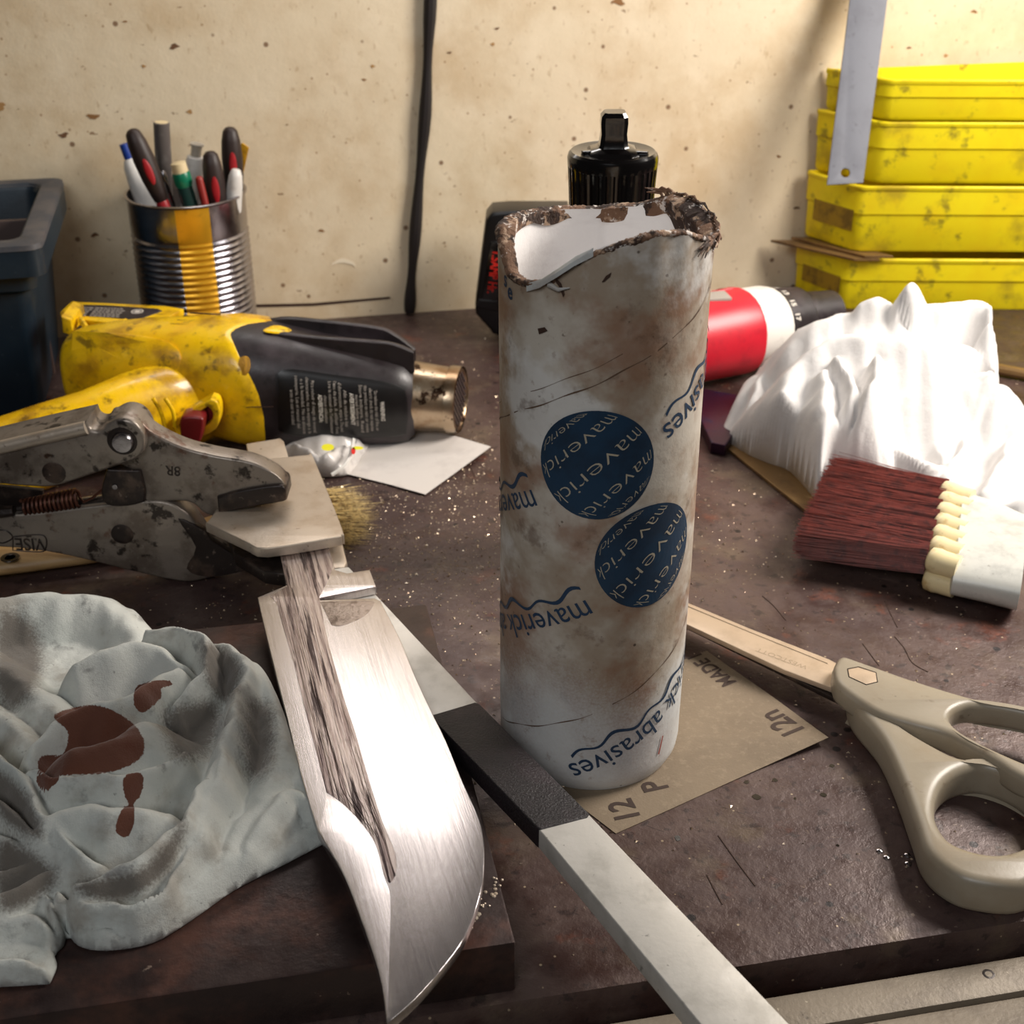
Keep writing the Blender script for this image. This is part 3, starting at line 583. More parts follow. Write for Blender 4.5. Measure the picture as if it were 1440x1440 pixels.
def oval_grip(name, label, px, m, red_at, dY=0.0, collar=True, tip=True):
    a, e = stick(px, .6, .5, dY); t = thing(name, label, 'needle file', e, 'pens and small tools standing in the tin can'); d = (e-a).normalized()
    g = G(); g.lathe([(0, .05), (.08, .32), (.3, .52), (1.0, .68), (2.2, .76), (3.6, .72), (4.6, .60), (5.2, .5), (5.4, .36)], a, e, 18); g.build('handle', m, t, smooth=60)
    g = G(); g.lathe([(5.3, .43), (5.45, .46), (5.9, .44), (6.0, .3)], a, e, 14); g.build('collar', 'padred', t, smooth=50)
    g = G(); g.lathe([(5.8, .16), ((e-a).length, .1)], a, e, 8); g.build('file_shank', 'plier', t)
    c = a+d*red_at; n = Vector((.25, -1, .2)); n = (n-d*n.dot(d)).normalized(); s_ = d.cross(n); g = G()
    ring0 = [c+d*(.95*math.cos(u))+s_*(.27*math.sin(u))+n*(.79-.08*math.sin(u)**2) for u in np.linspace(0, 6.28, 19)[:-1]]
    g.ring([[p-n*.15 for p in ring0], ring0, [c+n*.82+(p-c-n*.79)*.7 for p in ring0]]); g.build('grip_inlay', 'padred', t, smooth=60)
    return t
oval_grip('needle_file', 'needle file with long black handle leaning left out of the can', (184, 181, 229, 285), 'grip', 3.0, -2.4)
oval_grip('needle_file', 'needle file with short black grip and red inlay, beside the green tube', (295, 212, 306, 282), 'grip', 2.6, -1.4)
oval_grip('needle_file', 'needle file with the tallest black grip and red inlay, rightmost of the files', (323, 178, 334, 258), 'grip', 2.6, .8)
pen('marker_pen', 'grey dirty marker standing tallest at the can centre', 'marker', (227, 172, 232, 270), .62, 'greytube', [(0, .5), (.04, .58), (3.4, .60), (3.5, .56), (9, .55)], .6, [('end_cap', 'cream', [(-.03, .02), (-.02, .48), (.1, .5)])])
pen('utility_knife', 'grubby white plastic knife with blue end, leftmost in the can', 'knife', (173, 202, 207, 288), .7, 'whiteplastic', [(1.0, .2), (1.2, .42), (1.7, .62), (3, .74), (6, .78), (9, .6)], .2, [('blue_end', 'bluecap', [(0, .05), (.02, .30), (.9, .32), (1.25, .30)])])
pen('glue_tube', 'dark teal tube with green collar and cream end in the can', 'tube', (250, 228, 268, 288), .62, 'tealglass', [(1.4, .50), (1.6, .55), (5, .58), (9, .5)], -2.2, [('end_cap', 'cream', [(0, .38), (.06, .54), (.75, .56), (.8, .5)]), ('collar', 'greentop', [(.72, .60), (.8, .64), (1.5, .64), (1.9, .5), (2.4, .52)])])
pen('syringe', 'clear and white plastic syringe standing at the back of the can', 'syringe', (277, 202, 270, 270), .55, 'whiteplastic', [(.9, .35), (1.0, .62), (1.5, .70), (5, .72), (9, .6)], 2.0, [('plunger_rim', 'clear', [(0, .5), (.1, .52), (.15, .5)]), ('plunger', 'clear', [(.1, .4), (1.1, .38)])])
pen('pencil', 'thin dark red pencil stub between the green tube and short file', 'pencil', (279, 248, 292, 286), .26, 'redpencil', [(0, .12), (.06, .22), (.2, .28), (8, .28)], -2.6)
pen('white_pen', 'blunt white pen beside the can rim on the right', 'pen', (332, 238, 329, 278), .5, 'whiteplastic', [(0, .22), (.05, .32), (.5, .48), (1.2, .56), (3, .6), (7, .5)], -1.0)
pen('steel_scriber', 'thin shiny scriber standing behind the black file handle', 'scriber', (228, 240, 243, 285), .2, 'tin', [(0, .1), (.1, .18), (.5, .22), (.8, .15), (9, .14)], -1.6)
t = thing('folding_rule_piece', 'yellow flat strip standing behind the tallest black file', 'strip', (CX+3, CY+2, .5), 'pens and small tools standing in the tin can')
g = G(); upright(g, [[(312, 300), (320, 215), (341, 201), (350, 208), (338, 262), (330, 300)]], CY+1.7, .12, .02); g.build('strip', 'tingold', t)
# ------------------------------------------------------------------ black bottle behind the tube
BX, BY = 4.95, 66.5
t = thing('plastic_bottle', 'black plastic bottle with ribbed cap and square spout behind the tube', 'bottle', (BX, BY, .02))
ztop = W(865, 215, BY)[2]
g = G(); g.lathe([(0, 1.6), (.1, 2.2), (.5, 2.35), (10, 2.35), (14.5, 2.3), (16.2, 1.9), (16.8, 1.6)], (BX, BY, .03), (BX, BY, 30), 40); g.build('bottle_body', 'blackgloss', t, smooth=50)
g = G(); zc0 = 16.6; H_ = ztop-zc0; rings = []
for tt, r in [(0, 1.7), (.05, 1.95), (H_*.35, 2.0), (H_*.8, 2.13), (H_*.9, 2.17)]:
    rings.append([(BX+(r+(.035 if j % 4 < 2 else -.035))*math.cos(2*math.pi*j/144), BY+(r+(.035 if j % 4 < 2 else -.035))*math.sin(2*math.pi*j/144), zc0+tt) for j in range(144)])
for tt, r in [(H_*.905, 2.22), (H_*.97, 2.24), (H_, 2.18), (H_+.12, 2.05), (H_+.04, 1.6), (H_+.03, 1.2)]:
    rings.append([(BX+r*math.cos(2*math.pi*j/144), BY+r*math.sin(2*math.pi*j/144), zc0+tt) for j in range(144)])
g.ring(rings); cap = g.build('ribbed_cap', 'blackgloss', t, smooth=25)
g = G(); sq = lambda w, z, x0=0: [(BX+x0+w*a, BY+w*b, z) for a, b in ((-1, -.7), (-.7, -1), (.7, -1), (1, -.7), (1, .7), (.7, 1), (-.7, 1), (-1, .7))]
g.ring([sq(1.25, ztop), sq(1.1, ztop+.2), sq(.74, ztop+.35), sq(.68, ztop+.5), sq(.62, ztop+1.0), sq(.66, ztop+1.5), sq(.64, ztop+1.8), sq(.5, ztop+2.0, .02)]); g.build('spout', 'blackgloss', cap, smooth=30)
g = G(); g.box((BX-1.2, BY-.2, ztop+.1), (.7, .3, .16), .3, bev=.05); g.box((BX+1.25, BY-.3, ztop+.1), (.9, .4, .18), -.2, bev=.05); g.build('cap_lug', 'blackgloss', cap)
# ------------------------------------------------------------------ cordless drill lying behind the tube
drill = thing('cordless_drill', 'red and white cordless drill with black battery lying behind the tube', 'drill', (9, 97, .02))
g = G(); upright(g, [smooth([(692, 299, 's'), (716, 297, 's'), (800, 297, 's'), (800, 478, 's'), (706, 474), (688, 463), (669, 442, 's'), (668, 430, 's'), (683, 310, 's')], 2)], 99.6, 3.0, .25, yaw=.0)
bt = g.build('battery', 'black', drill)
g = G(); upright(g, [[(690, 340), (712, 341), (706, 424), (677, 424)]], 99.56, .12, .04); g.build('battery_label', 'blackgloss', bt)
g = G(); upright(g, [[(668, 432), (674, 421), (704, 424), (703, 440)]], 99.5, .3, .08); g.build('latch', 'black', bt)
g = G(); upright(g, [[(713, 370), (705, 400), (703, 470), (712, 474), (760, 474), (760, 370)]], 99.3, 2.6, .15); g.build('battery_mount', 'red', drill)
# battery lettering, reading downwards
for body, a_, b_, k_ in (('1.5AMP Hr.', (695, 352), (687, 412), 1.35),):
    g = G(); A = Vector(W(*a_, 99.45)); Bv = Vector(W(*b_, 99.45)); d = Bv-A; L = d.length; d.normalize(); n = Vector((-d.z, 0, d.x)); n = n if n.x > 0 else -n
    vs, fs = text2d(body, 1, .02); w = max(v[0] for v in vs); k = L/w
    g.add([A+d*(x*k)+n*(y*k*k_-.1) for x, y in vs], fs); g.build('battery_lettering', 'redprint', bt, smooth=0)
def dp(x, y, z): return Vector(P(x, y, z))
A0 = Vector(P(905, 492, 3.3)); A1 = Vector(P(1012, 470, 3.25)); ax = (A1-A0).normalized(); A0 = A1-ax*9
upv = Vector((0, 0, 1)); sd = ax.cross(upv)
def drl(g, prof, n=28, sq=.0, mi=0):
    rings = []
    for t_, r in prof:
        rings.append([A1+ax*t_+(sd*math.cos(2*math.pi*j/n)+upv*math.sin(2*math.pi*j/n))*r*(1+sq*abs(math.sin(4*math.pi*j/n))) for j in range(n)])
    g.ring(rings, mi)
g = G(); drl(g, [(-9, 1.8), (-8.4, 2.5), (-7, 2.9), (-2, 3.05), (0, 3.1), (1.6, 3.15), (1.9, 3.1), (1.95, 2.7)], sq=.03); g.build('red_housing', 'red', drill, smooth=40)
g = G(); drl(g, [(1.4, 2.75), (1.5, 2.95), (2.2, 3.0), (3.8, 2.95), (4.6, 2.75), (4.9, 2.55)]); g.build('white_collar', 'whiteplastic', drill, smooth=40)
g = G(); drl(g, [(4.6, 2.5), (4.8, 2.65), (7.2, 2.35), (7.6, 1.9), (10.5, 1.6), (11.0, .9)]); ch = g.build('clutch_ring', 'gundark', drill, smooth=40)
for k, tx in enumerate(['7', '9', '11', '13', '15', '17', '19']):
    g = G(); vs, fs = text2d(tx, .62, .02); al = math.radians(155-k*24)
    o = []
    for x, y in vs:
        th = al-(x)/2.6; r = 2.66-.125*(y+.2)*1.0+.02; o.append(A1+ax*(5.0+y)+(sd*math.cos(th)+upv*math.sin(th))*r)
    g.add(o, fs); g.build('clutch_number', 'whiteprint', ch, smooth=0)
for k in range(6):   # grooves and bosses of the red housing
    g = G(); al = math.radians(100+k*16); t0 = -1.5 if k % 2 else -1.0
    g.tube([A1+ax*(-4)+(sd*math.cos(al)+upv*math.sin(al))*3.09, A1+ax*1.3+(sd*math.cos(al)+upv*math.sin(al))*3.17], .05, 5); g.build('rib', 'red', drill)
g = G(); al = math.radians(128); c = A1+ax*1.0+(sd*math.cos(al)+upv*math.sin(al))*3.1; nn = (sd*math.cos(al)+upv*math.sin(al)); g.lathe([(0, .5), (.14, .45), (.15, .28), (.05, .26)], c, c+nn, 16, mi=0); g.build('screw_boss', 'black', drill)
g = G(); rings = []; hb = A1-ax*4.5; h0 = Vector((1.0, 100.6, 4.2)); hd_ = (hb-h0).normalized(); hs = Vector((-hd_.y, hd_.x, 0)).normalized(); hu = hd_.cross(hs)
for t_, w_, u_ in ((0, 2.6, 2.9), (.12, 2.2, 2.3), (.3, 1.8, 1.75), (.6, 1.9, 1.7), (.8, 2.2, 1.9), (1, 2.6, 2.1)):
    cc = h0.lerp(hb, t_); rings.append([cc+hs*w_*math.copysign(abs(math.cos(u))**.8, math.cos(u))+hu*u_*math.copysign(abs(math.sin(u))**.8, math.sin(u)) for u in np.linspace(0, 2*math.pi, 25)[:-1]])
g.ring(rings); g.build('handle', 'red', drill, smooth=50)
g = G(); g.box(A1+Vector((-1.2, -.6, 3.05)), (3.2, 1.6, .25), .2, bev=.1); g.build('top_label', 'greyprint', drill)
# ------------------------------------------------------------------ flat bar, black wrap, knife blade
BZ = 3.5
bar = thing('flat_bar', 'pale aluminium flat bar with black wrapped middle, lying across under the blade', 'bar', P(760, 1160, 2.52))
g = G(); slab(g, [[(430, 806), (490, 797), (534, 842), (668, 985), (828, 1145), (1110, 1440), (1190, 1525), (1068, 1525), (985, 1440), (757, 1165), (605, 1005)]], 2.54, .96, .05); g.build('bar_body', 'bar', bar)
g = G(); slab(g, [[(604, 1006), (668, 987), (674, 989), (829, 1144), (826, 1149), (760, 1166), (755, 1163)]], 2.52, 1.03, .07); g.build('tape_wrap', 'wrap', bar)
knife = thing('knife_blade', 'large clip point steel blade blank with gouged scale band, clamped by its tang', 'knife', P(500, 1000, 3.56))
OUT = [(392, 760, 's'), (459, 752, 's'), (467, 786), (471, 801, 's'), (488, 806, 's'), (520, 801, 's'), (529, 825, 's'), (449, 842, 's'), (527, 841, 's'), (535, 845, 's'), (563, 900), (583, 949), (605, 997), (627, 1041), (651, 1100), (674, 1153), (681, 1197), (676, 1255), (653, 1318), (622, 1362), (583, 1406), (544, 1440, 's'),
       (537, 1386), (525, 1342), (508, 1294), (486, 1236), (461, 1192), (447, 1168, 's'), (423, 1090), (403, 1007), (376, 900), (362, 840, 's'), (403, 823, 's'), (398, 800)]
OUT[7] = (449, 841, 's'); OUT.insert(8, (446, 844, 's'))
g = G(); slab(g, [smooth(OUT, 4)], 3.56, .44, .035); bl = g.build('blade', 'blade', knife, smooth=30)
BAND = [(394, 781, 's'), (459, 770, 's'), (468, 797), (449, 840, 's'), (461, 900), (481, 973), (500, 1031), (520, 1100), (539, 1158), (556, 1200), (557, 1226), (549, 1241), (540, 1228), (527, 1184), (505, 1153), (481, 1129), (459, 1114, 's'), (430, 1002), (413, 934), (388, 847, 's'), (380, 838, 's'), (404, 824, 's')]
g = G(); slab(g, [smooth(BAND, 4)], 3.99, .022, .004); g.build('scale_band', 'scale', knife, smooth=30)
g = G()
rb = random.Random(4)
for k in range(26):     # gouge ridges along the band
    t0 = rb.uniform(0, .75); ln = rb.uniform(.12, .35); f_ = rb.uniform(.04, .96)
    pts = []
    for i in range(7):
        t = min(.98, t0+ln*i/6); y = 850+ (1225-850)*t
        xl = np.interp(y, [847, 934, 1002, 1114, 1184, 1228], [392, 416, 433, 462, 528, 542]); xr_ = np.interp(y, [840, 900, 973, 1031, 1100, 1158, 1226], [448, 460, 480, 499, 519, 538, 556])
        pts.append(P(xl+(xr_-xl)*f_, y, 4.005))
    g.tube(pts, [.012+.012*math.sin(math.pi*i/6) for i in range(7)], 5)
g.build('gouge_ridge', 'scale', knife, kind='stuff')
g = G(); slab(g, [smooth([(450, 846, 's'), (520, 845), (524, 853), (510, 868), (480, 880), (466, 879, 's')], 4)], 3.99, .02, .004); g.build('pitted_patch', 'pit', knife)
g = G(); slab(g, [smooth([(449, 1168, 's'), (459, 1118, 's'), (481, 1131), (505, 1156), (527, 1186), (540, 1232), (549, 1262), (548, 1330), (545, 1425, 's'), (539, 1386), (527, 1342), (510, 1294), (488, 1236), (463, 1192)], 4)], 3.985, .019, .002)
g.v = [(x, y, z) for x, y, z in g.v]; g.build('clip_facet', 'blade', knife)
# ------------------------------------------------------------------ locking pliers with welded clamp plates
pl = thing('locking_pliers', 'worn locking pliers standing on edge with welded square plates gripping the tang', 'pliers', P(250, 815, 0.0))
PY = 63.4
g = G(); slab(g, [smooth([(347, 648, 's'), (434, 639, 's'), (441, 643), (481, 742), (480, 752), (470, 756), (375, 771), (350, 764, 's'), (289, 735, 's'), (300, 722)], 3)], 4.02, .58, .07); g.build('upper_jaw_plate', 'clamp', pl)
g = G(); slab(g, [[(346, 624), (394, 616), (399, 620), (408, 650), (354, 660)]], 4.0, .5, .05); g.build('plate_tab', 'clamp', pl)
g = G(); slab(g, [[(318, 745), (330, 778), (372, 803), (400, 807), (478, 800), (487, 793), (486, 775), (440, 655), (345, 660)]], 2.7, .8, .1); g.build('lower_jaw_plate', 'plierdark', pl)
g = G(); slab(g, [[(452, 760), (480, 757), (488, 790), (484, 797), (462, 800)]], 2.7, .84, .1); g.build('plate_corner', 'clamp', pl)
upj = [(150, 592), (162, 585), (180, 583), (196, 592), (215, 609), (255, 629), (300, 641), (350, 650), (382, 664), (399, 679), (403, 692), (402, 704, 's'), (350, 715), (304, 727, 's'), (287, 722), (264, 706), (205, 704), (198, 680), (180, 660), (150, 640)]
g = G(); upright(g, [smooth(upj, 4)], PY, 1.3, .14); g.build('upper_jaw', 'plier', pl, smooth=40)
g = G(); upright(g, [smooth([(305, 700, 's'), (340, 690), (385, 683), (400, 686), (403, 700, 's'), (398, 706), (350, 714), (307, 724, 's')], 3)], PY-.25, 1.8, .12); g.build('jaw_nose', 'plierdark', pl, smooth=40)
lowj = [(-60, 722), (0, 724), (60, 721), (130, 712), (200, 705), (235, 707), (262, 722), (280, 744), (292, 760), (325, 778), (350, 797, 's'), (335, 806), (300, 812), (268, 819), (235, 815), (190, 805), (100, 783), (40, 773), (0, 770), (-60, 766)]
g = G(); upright(g, [smooth(lowj, 4)], PY-.1, 1.4, .16); lj = g.build('lower_handle', 'plier', pl, smooth=40)
g = G(); upright(g, [smooth([(250, 730), (285, 745), (300, 762), (330, 782), (352, 797), (330, 807), (290, 812), (262, 800), (275, 770)], 3)], PY-.18, .5, .08); g.build('jaw_scorch', 'plierdark', lj, smooth=40)
lev = [(-60, 634, 's'), (0, 620), (60, 606), (122, 592, 's'), (127, 603), (138, 606), (150, 597), (168, 589), (188, 594), (201, 610), (204, 628), (194, 645), (165, 656), (120, 671), (75, 685), (30, 684), (0, 682), (-60, 682, 's')]
g = G(); upright(g, [smooth(lev, 4)], PY-.55, 2.3, .2); lv = g.build('upper_handle', 'plier', pl, smooth=40)
g = G(); pts = [Vector(W(x, y, PY-.5)) for x, y in smooth([(-60, 641), (0, 629), (60, 615), (122, 601)], 4, False)]; g.tube(pts, .36, 12); g.build('rolled_edge', 'clamp', lv)  # rolled edge in paler steel, its highlight put into the colour
g = G(); upright(g, [smooth([(150, 660, 's'), (162, 661), (197, 662, 's'), (204, 690), (203, 706, 's'), (180, 712), (150, 710), (142, 690)], 3)], PY-.2, 1.2, .1); g.build('release_lever', 'plierdark', pl)
g = G(); upright(g, [[(-60, 684), (0, 684), (60, 690), (60, 712), (-60, 722)]], PY+.8, .3, .04); g.build('handle_channel', 'plierdark', pl)
def rivet(x, y, r, m, nm, Y, par, flat=.12):
    c = Vector(W(x, y, Y)); g = G(); g.lathe([(-.2, r), (flat*.4, r), (flat, r*.86), (flat*1.1, r*.5), (flat*1.0, .01)], c, c+Vector((0, -1, 0)), 24); g.build(nm, m, par, smooth=40)
rivet(172, 620, .82, 'plierdark', 'washer', PY-.52, lv, .05); rivet(173, 621, .58, 'tin', 'rivet', PY-.55, lv, .28); rivet(76, 665, .62, 'plierdark', 'rivet', PY-.55, lv, .06); rivet(172, 751, .60, 'plierdark', 'rivet', PY-.1, lj, .06); rivet(162, 684, .16, 'tin', 'pin', PY-.2, pl, .1)
g = G(); a = Vector(W(33, 714, PY+.3)); b = Vector(W(112, 700, PY+.3)); d = b-a; s1 = d.cross(Vector((0, 1, 0))).normalized(); s2 = Vector((0, 1, 0)); pts = []
for i in range(13*10):
    t = i/(13*10); pts.append(a+d*t+(s1*math.cos(i*.628)+s2*math.sin(i*.628))*(.42+.08*t))
g.tube(pts, .10, 6); g.tube([b, Vector(W(118, 706, PY)), Vector(W(130, 700, PY)), Vector(W(145, 688, PY))], .07, 6); g.build('spring', 'spring', pl)
g = G(); g.tube([W(-40, 722, PY+.3), W(60, 714, PY+.5), W(150, 702, PY+.5)], .22, 10); g.tube([W(0, 720, PY), W(20, 718, PY)], [.35, .3], 8); g.build('adjust_rod', 'plierdark', pl)
def vtext(body, a_, b_, Y, k_, m, par, th=.03, nm='stamping'):
    A = Vector(W(*a_, Y)); Bv = Vector(W(*b_, Y)); d = Bv-A; L = d.length; d.normalize(); n = Vector((-d.z, 0, d.x))
    vs, fs = text2d(body, 1, .012); w = max(v[0] for v in vs); k = L/w; g = G(); g.add([A+d*(x*k)+n*(y*k*k_) for x, y in vs], fs); return g.build(nm, m, par, smooth=0)
vtext('VISE', (62, 758), (20, 757), PY-.13, 1.2, 'plierdark', lj); vtext('8R', (254, 657), (232, 655), PY-.03, 1.1, 'plierdark', pl)
g = G(); g.tube([W(x, y, PY-.12) for x, y in smooth([(18, 755), (55, 752), (65, 758), (64, 772), (55, 776), (18, 774)], 4, False)]+[W(18, 755, PY-.12)], .035, 5); g.tube([W(x, y, PY-.12) for x, y in smooth([(-5, 746), (8, 746), (18, 756), (4, 764), (-5, 760)], 3, False)], .04, 5); g.build('stamped_frame', 'plierdark', lj)
# ------------------------------------------------------------------ tan bristle brush under the pliers
tb = thing('chip_brush', 'wooden handled brush with tan bristles lying under the pliers', 'brush', P(300, 760, .02))
g = G(); c0 = Vector(P(-90, 800, .75)); c1 = Vector(P(330, 745, .75)); d = (c1-c0); L = d.length; d.normalize(); s_ = Vector((-d.y, d.x, 0)); rings = []
for t_, w_ in [(0, 1.0), (.1, 1.25), (.3, 1.35), (.5, 1.3), (.62, 1.0), (.75, .85), (.85, 1.1), (.95, 1.9), (1, 2.1)]:
    cc = c0+d*(L*t_); rings.append([cc+s_*(w_*math.cos(u))+Vector((0, 0, .62*math.sin(u))) for u in np.linspace(0, 2*math.pi, 21)[:-1]])
g.ring(rings); th_ = g.build('handle', 'wood', tb, smooth=60)
c = Vector(P(14, 784, 1.38)); g = G(); g.lathe([(0, .52), (.03, .5), (.03, .3), (0, .28)], c, c+Vector((0, 0, 1)), 18); g.build('hang_hole', 'plierdark', th_)
g = G(); c2 = c1+d*2.6
rings = [[cc+s_*(2.25*a)+Vector((0, 0, .68*b)) for a, b in ((-1, -.7), (-.8, -1), (.8, -1), (1, -.7), (1, .7), (.8, 1), (-.8, 1), (-1, .7))] for cc in (c1-d*.2, c2)]; g.ring(rings); g.build('ferrule', 'tingold', tb)
g = G(); rb = random.Random(8)
E0 = Vector(P(405, 722, .9)); d_ = (Vector(P(520, 722, .7))-E0).normalized(); s2 = Vector((-d_.y, d_.x, 0))
for k in range(900):
    a_ = rb.uniform(-1, 1); z_ = rb.uniform(.05, 1.25); L_ = rb.gauss(4.7, .5)-1.2*abs(a_)**2; base = E0+s2*(a_*2.4-.1)+Vector((0, 0, z_-.9))
    sp_ = a_*.16+rb.gauss(0, .11); e = base+d_*L_+s2*(sp_*L_)+Vector((0, 0, rb.gauss(0, .16))); e.z = max(.05, e.z)
    m_ = base.lerp(e, .6)+s2*(-.1*a_); w = rb.uniform(.016, .03); q = Vector((0, 0, w))
    g.add([base-s2*w, base+s2*w, base+q, m_-s2*w, m_+s2*w, m_+q, e], [(0, 1, 4, 3), (1, 2, 5, 4), (2, 0, 3, 5), (3, 4, 6), (4, 5, 6), (5, 3, 6)])
g.build('bristles', 'bristletan', tb, kind='stuff', smooth=0)
# ------------------------------------------------------------------ heat gun
gun = thing('heat_gun', 'grimy yellow heat gun with charcoal barrel and scorched steel nozzle', 'heat gun', (-16, 82, .02))
GY = 82.5
def sec(px, py, r, e=2.3, Y=GY, n=72, kz=1.0, ky=.92, lo=None):
    c = Vector(W(px, py, Y)); dep = Y*cp+(CH-c.z)*sp; R_ = r*dep/F; out = []
    for j in range(n):
        t = 2*math.pi*j/n; cx_, sx_ = math.cos(t), math.sin(t)
        yy = -math.copysign(abs(cx_)**(2/e), cx_)*R_*ky; zz = math.copysign(abs(sx_)**(2/e), sx_)*R_*kz
        z = c.z+zz
        if lo is not None: z = max(z, lo)
        out.append(Vector((c.x, Y+yy, z)))
    return out
ST = [(96, 518, 30), (99, 518, 44), (106, 517, 50), (125, 516, 56), (160, 515, 61), (210, 515, 66), (260, 521, 74), (300, 528, 82), (345, 533, 88), (375, 537, 88), (400, 539, 84)]
def xedge(t):
    c_, z_ = math.cos(t), math.copysign(abs(math.sin(t))**.8, math.sin(t)); el = .94*z_-.31*math.copysign(abs(c_)**.8, c_)
    return float(np.interp(el, [-1, -.76, -.48, -.14, .15, .49, .66, .74, .82, .9, 1], [380, 385, 387, 381, 370, 352, 343, 340, 346, 362, 392])) if c_ > -.25 else 385.0
def ysec(x):
    return float(np.interp(x, [a[0] for a in ST], [a[1] for a in ST])), float(np.interp(x, [a[0] for a in ST], [a[2] for a in ST]))
rings = [sec(x, y, r, 2.5, lo=.05, n=120) for x, y, r in ST if x < 300]
for f_ in (0, .25, .5, .75, .93, 1.0):
    ring = []
    for j in range(120):
        t = 2*math.pi*j/120; xe = xedge(t); x = 300+(xe-300)*f_; y, r = ysec(x); ring.append(sec(x, y, r+(1.5 if f_ < 1 else -.5), 2.5, lo=.05, n=120)[j])
    rings.append(ring)
g = G(); g.ring(rings); yb = g.build('yellow_housing', 'gunyellow', gun, smooth=50)
# front edge of the yellow shell bulges over the barrel on the camera side, so the barrel start varies round the section
BS = [(345, 533, 89.5), (375, 537, 89.5), (400, 540, 87), (450, 546, 81), (500, 551, 75), (550, 556, 68), (572, 558, 63), (584, 558, 52)]
def bsec(x):
    xs = [b[0] for b in BS]; return float(np.interp(x, xs, [b[1] for b in BS])), float(np.interp(x, xs, [b[2] for b in BS]))
n = 72; rings = []
for i in range(19):
    ring = []
    for j in range(n):
        t = 2*math.pi*j/n; el = math.sin(t)      # +1 top, -1 bottom
        x0 = xedge(t)-10
        x = x0+(584-x0)*(i/18)**.9; cy_, r = bsec(x); 
        s_ = sec(x, cy_, r-1.0, 2.5, lo=.04); ring.append(s_[j])
    rings.append(ring)
g = G(); g.ring(rings); bb = g.build('charcoal_barrel', 'gundark', gun, smooth=45)
def slant(ring, k): return [Vector((p.x+k*(p.y-GY), p.y, p.z)) for p in ring]
g = G(); rings = []   # nozzle
for x, y, r in [(556, 556, 50), (575, 556, 51), (592, 557, 49), (625, 560, 46), (648, 562, 44), (653, 562, 44), (654, 562, 40), (650, 562, 38), (630, 560, 38)]:
    rings.append(slant(sec(x-6, y, r, 2.0, n=48, ky=1.0), float(np.interp(x, [560, 654], [0, .2]))))
g.ring(rings, cap=True); nz = g.build('nozzle', 'nozzle', gun, smooth=40)
g = G()
r0 = slant(sec(645, 562, 40, 2.0, n=48, ky=1.0), .2); c = sum(r0, Vector())/48; Rn = (r0[0]-c).length
for k in range(-5, 6):
    o_ = k*Rn/5.6; h = math.sqrt(max(.01, Rn*Rn-o_*o_)); d1 = Vector((.2*.75, .75, .66)); d2 = Vector((-.2*.66, -.66, .75)); g.tube([c+d1*o_-d2*h, c+d1*o_+d2*h], .09, 5)
g.build('grille', 'tin', nz); 
g = G(); r1 = slant(sec(641, 561, 37.5, 2.0, n=48, ky=1.0), .2); g.add(r1, [tuple(range(48))]); g.build('nozzle_dark', 'black', nz)
g = G(); g.ring([slant(sec(632, 561.5, 47.5, 2, n=48, ky=1.0), .17), slant(sec(635, 561.5, 48, 2, n=48, ky=1.0), .18), slant(sec(648, 562, 46.5, 2, n=48, ky=1.0), .2)], cap=False); g.build('nozzle_band', 'nozzle', nz, smooth=40)
def onbody(px, py, lift=0.05, base=None):
    """point of the gun's side where the pixel's ray meets the elliptical body"""
    x = px; cy_, r = bsec(px) if px > 345 else (float(np.interp(px, [a[0] for a in ST], [a[1] for a in ST])), float(np.interp(px, [a[0] for a in ST], [a[2] for a in ST])))
    c = Vector(W(px, cy_, GY)); dep = GY*cp+(CH-c.z)*sp; R_ = r*dep/F+lift; e = 2.35 if px > 345 else 2.6; rr_ = ray(px, py)
    best = None
    for Yt in np.linspace(GY-R_*.95, GY+R_*.6, 240):
        t = Yt/rr_[1]; z = CH+rr_[2]*t; f_ = (abs(Yt-GY)/(R_*.92))**e+(abs(z-c.z)/R_)**e
        if f_ <= 1: return Vector((rr_[0]*t, Yt, max(z, .1)))
    return Vector(W(px, py, GY-R_*.9))
# rails on top of the barrel
for k, (L_, nm) in enumerate([([(350, 462), (395, 449), (455, 453), (530, 462), (556, 472), (584, 492)], 'guard_rail'), ([(352, 470), (395, 470), (450, 476), (530, 482), (556, 486), (582, 496)], 'guard_rail')]):
    g = G(); pts = [Vector(W(x, y, GY+(1.0 if k == 0 else -1.1))) for x, y in smooth(L_, 5, False)]
    rings = []
    for p in pts: rings.append([p+Vector((0, a, b)) for a, b in ((-.28, -1.3), (-.24, .05), (-.1, .16), (.1, .16), (.24, .05), (.28, -1.3))])
    g.ring(rings); g.build(nm, 'gundark', gun, smooth=40)
g = G(); q = [onbody(x, y, .02) for x, y in smooth([(370, 464), (385, 458), (402, 460), (410, 465), (395, 469), (378, 468)], 3)]; c = sum(q, Vector())/len(q); g.ring([q, [p+(c-p)*.2+Vector((0, -.02, .09)) for p in q]]); g.build('top_insert', 'gunyellow', gun, smooth=40)
def patch(pts, m, nm, lift=.08, th=.12, par=gun, sm=4):
    g = G(); s_ = smooth(pts, sm); q = [onbody(x, y, -.05) for x, y in s_]; q2 = [onbody(x, y, lift) for x, y in s_]; cxy = (sum(p[0] for p in s_)/len(s_), sum(p[1] for p in s_)/len(s_))
    rings = [q, q2]
    for f_ in (.96, .8, .6, .4, .2, .04): rings.append([onbody(cxy[0]+(x-cxy[0])*f_, cxy[1]+(y-cxy[1])*f_, lift+(.03 if f_ < .97 else .015)) for x, y in s_])
    g.ring(rings); return g.build(nm, m, par, smooth=40)
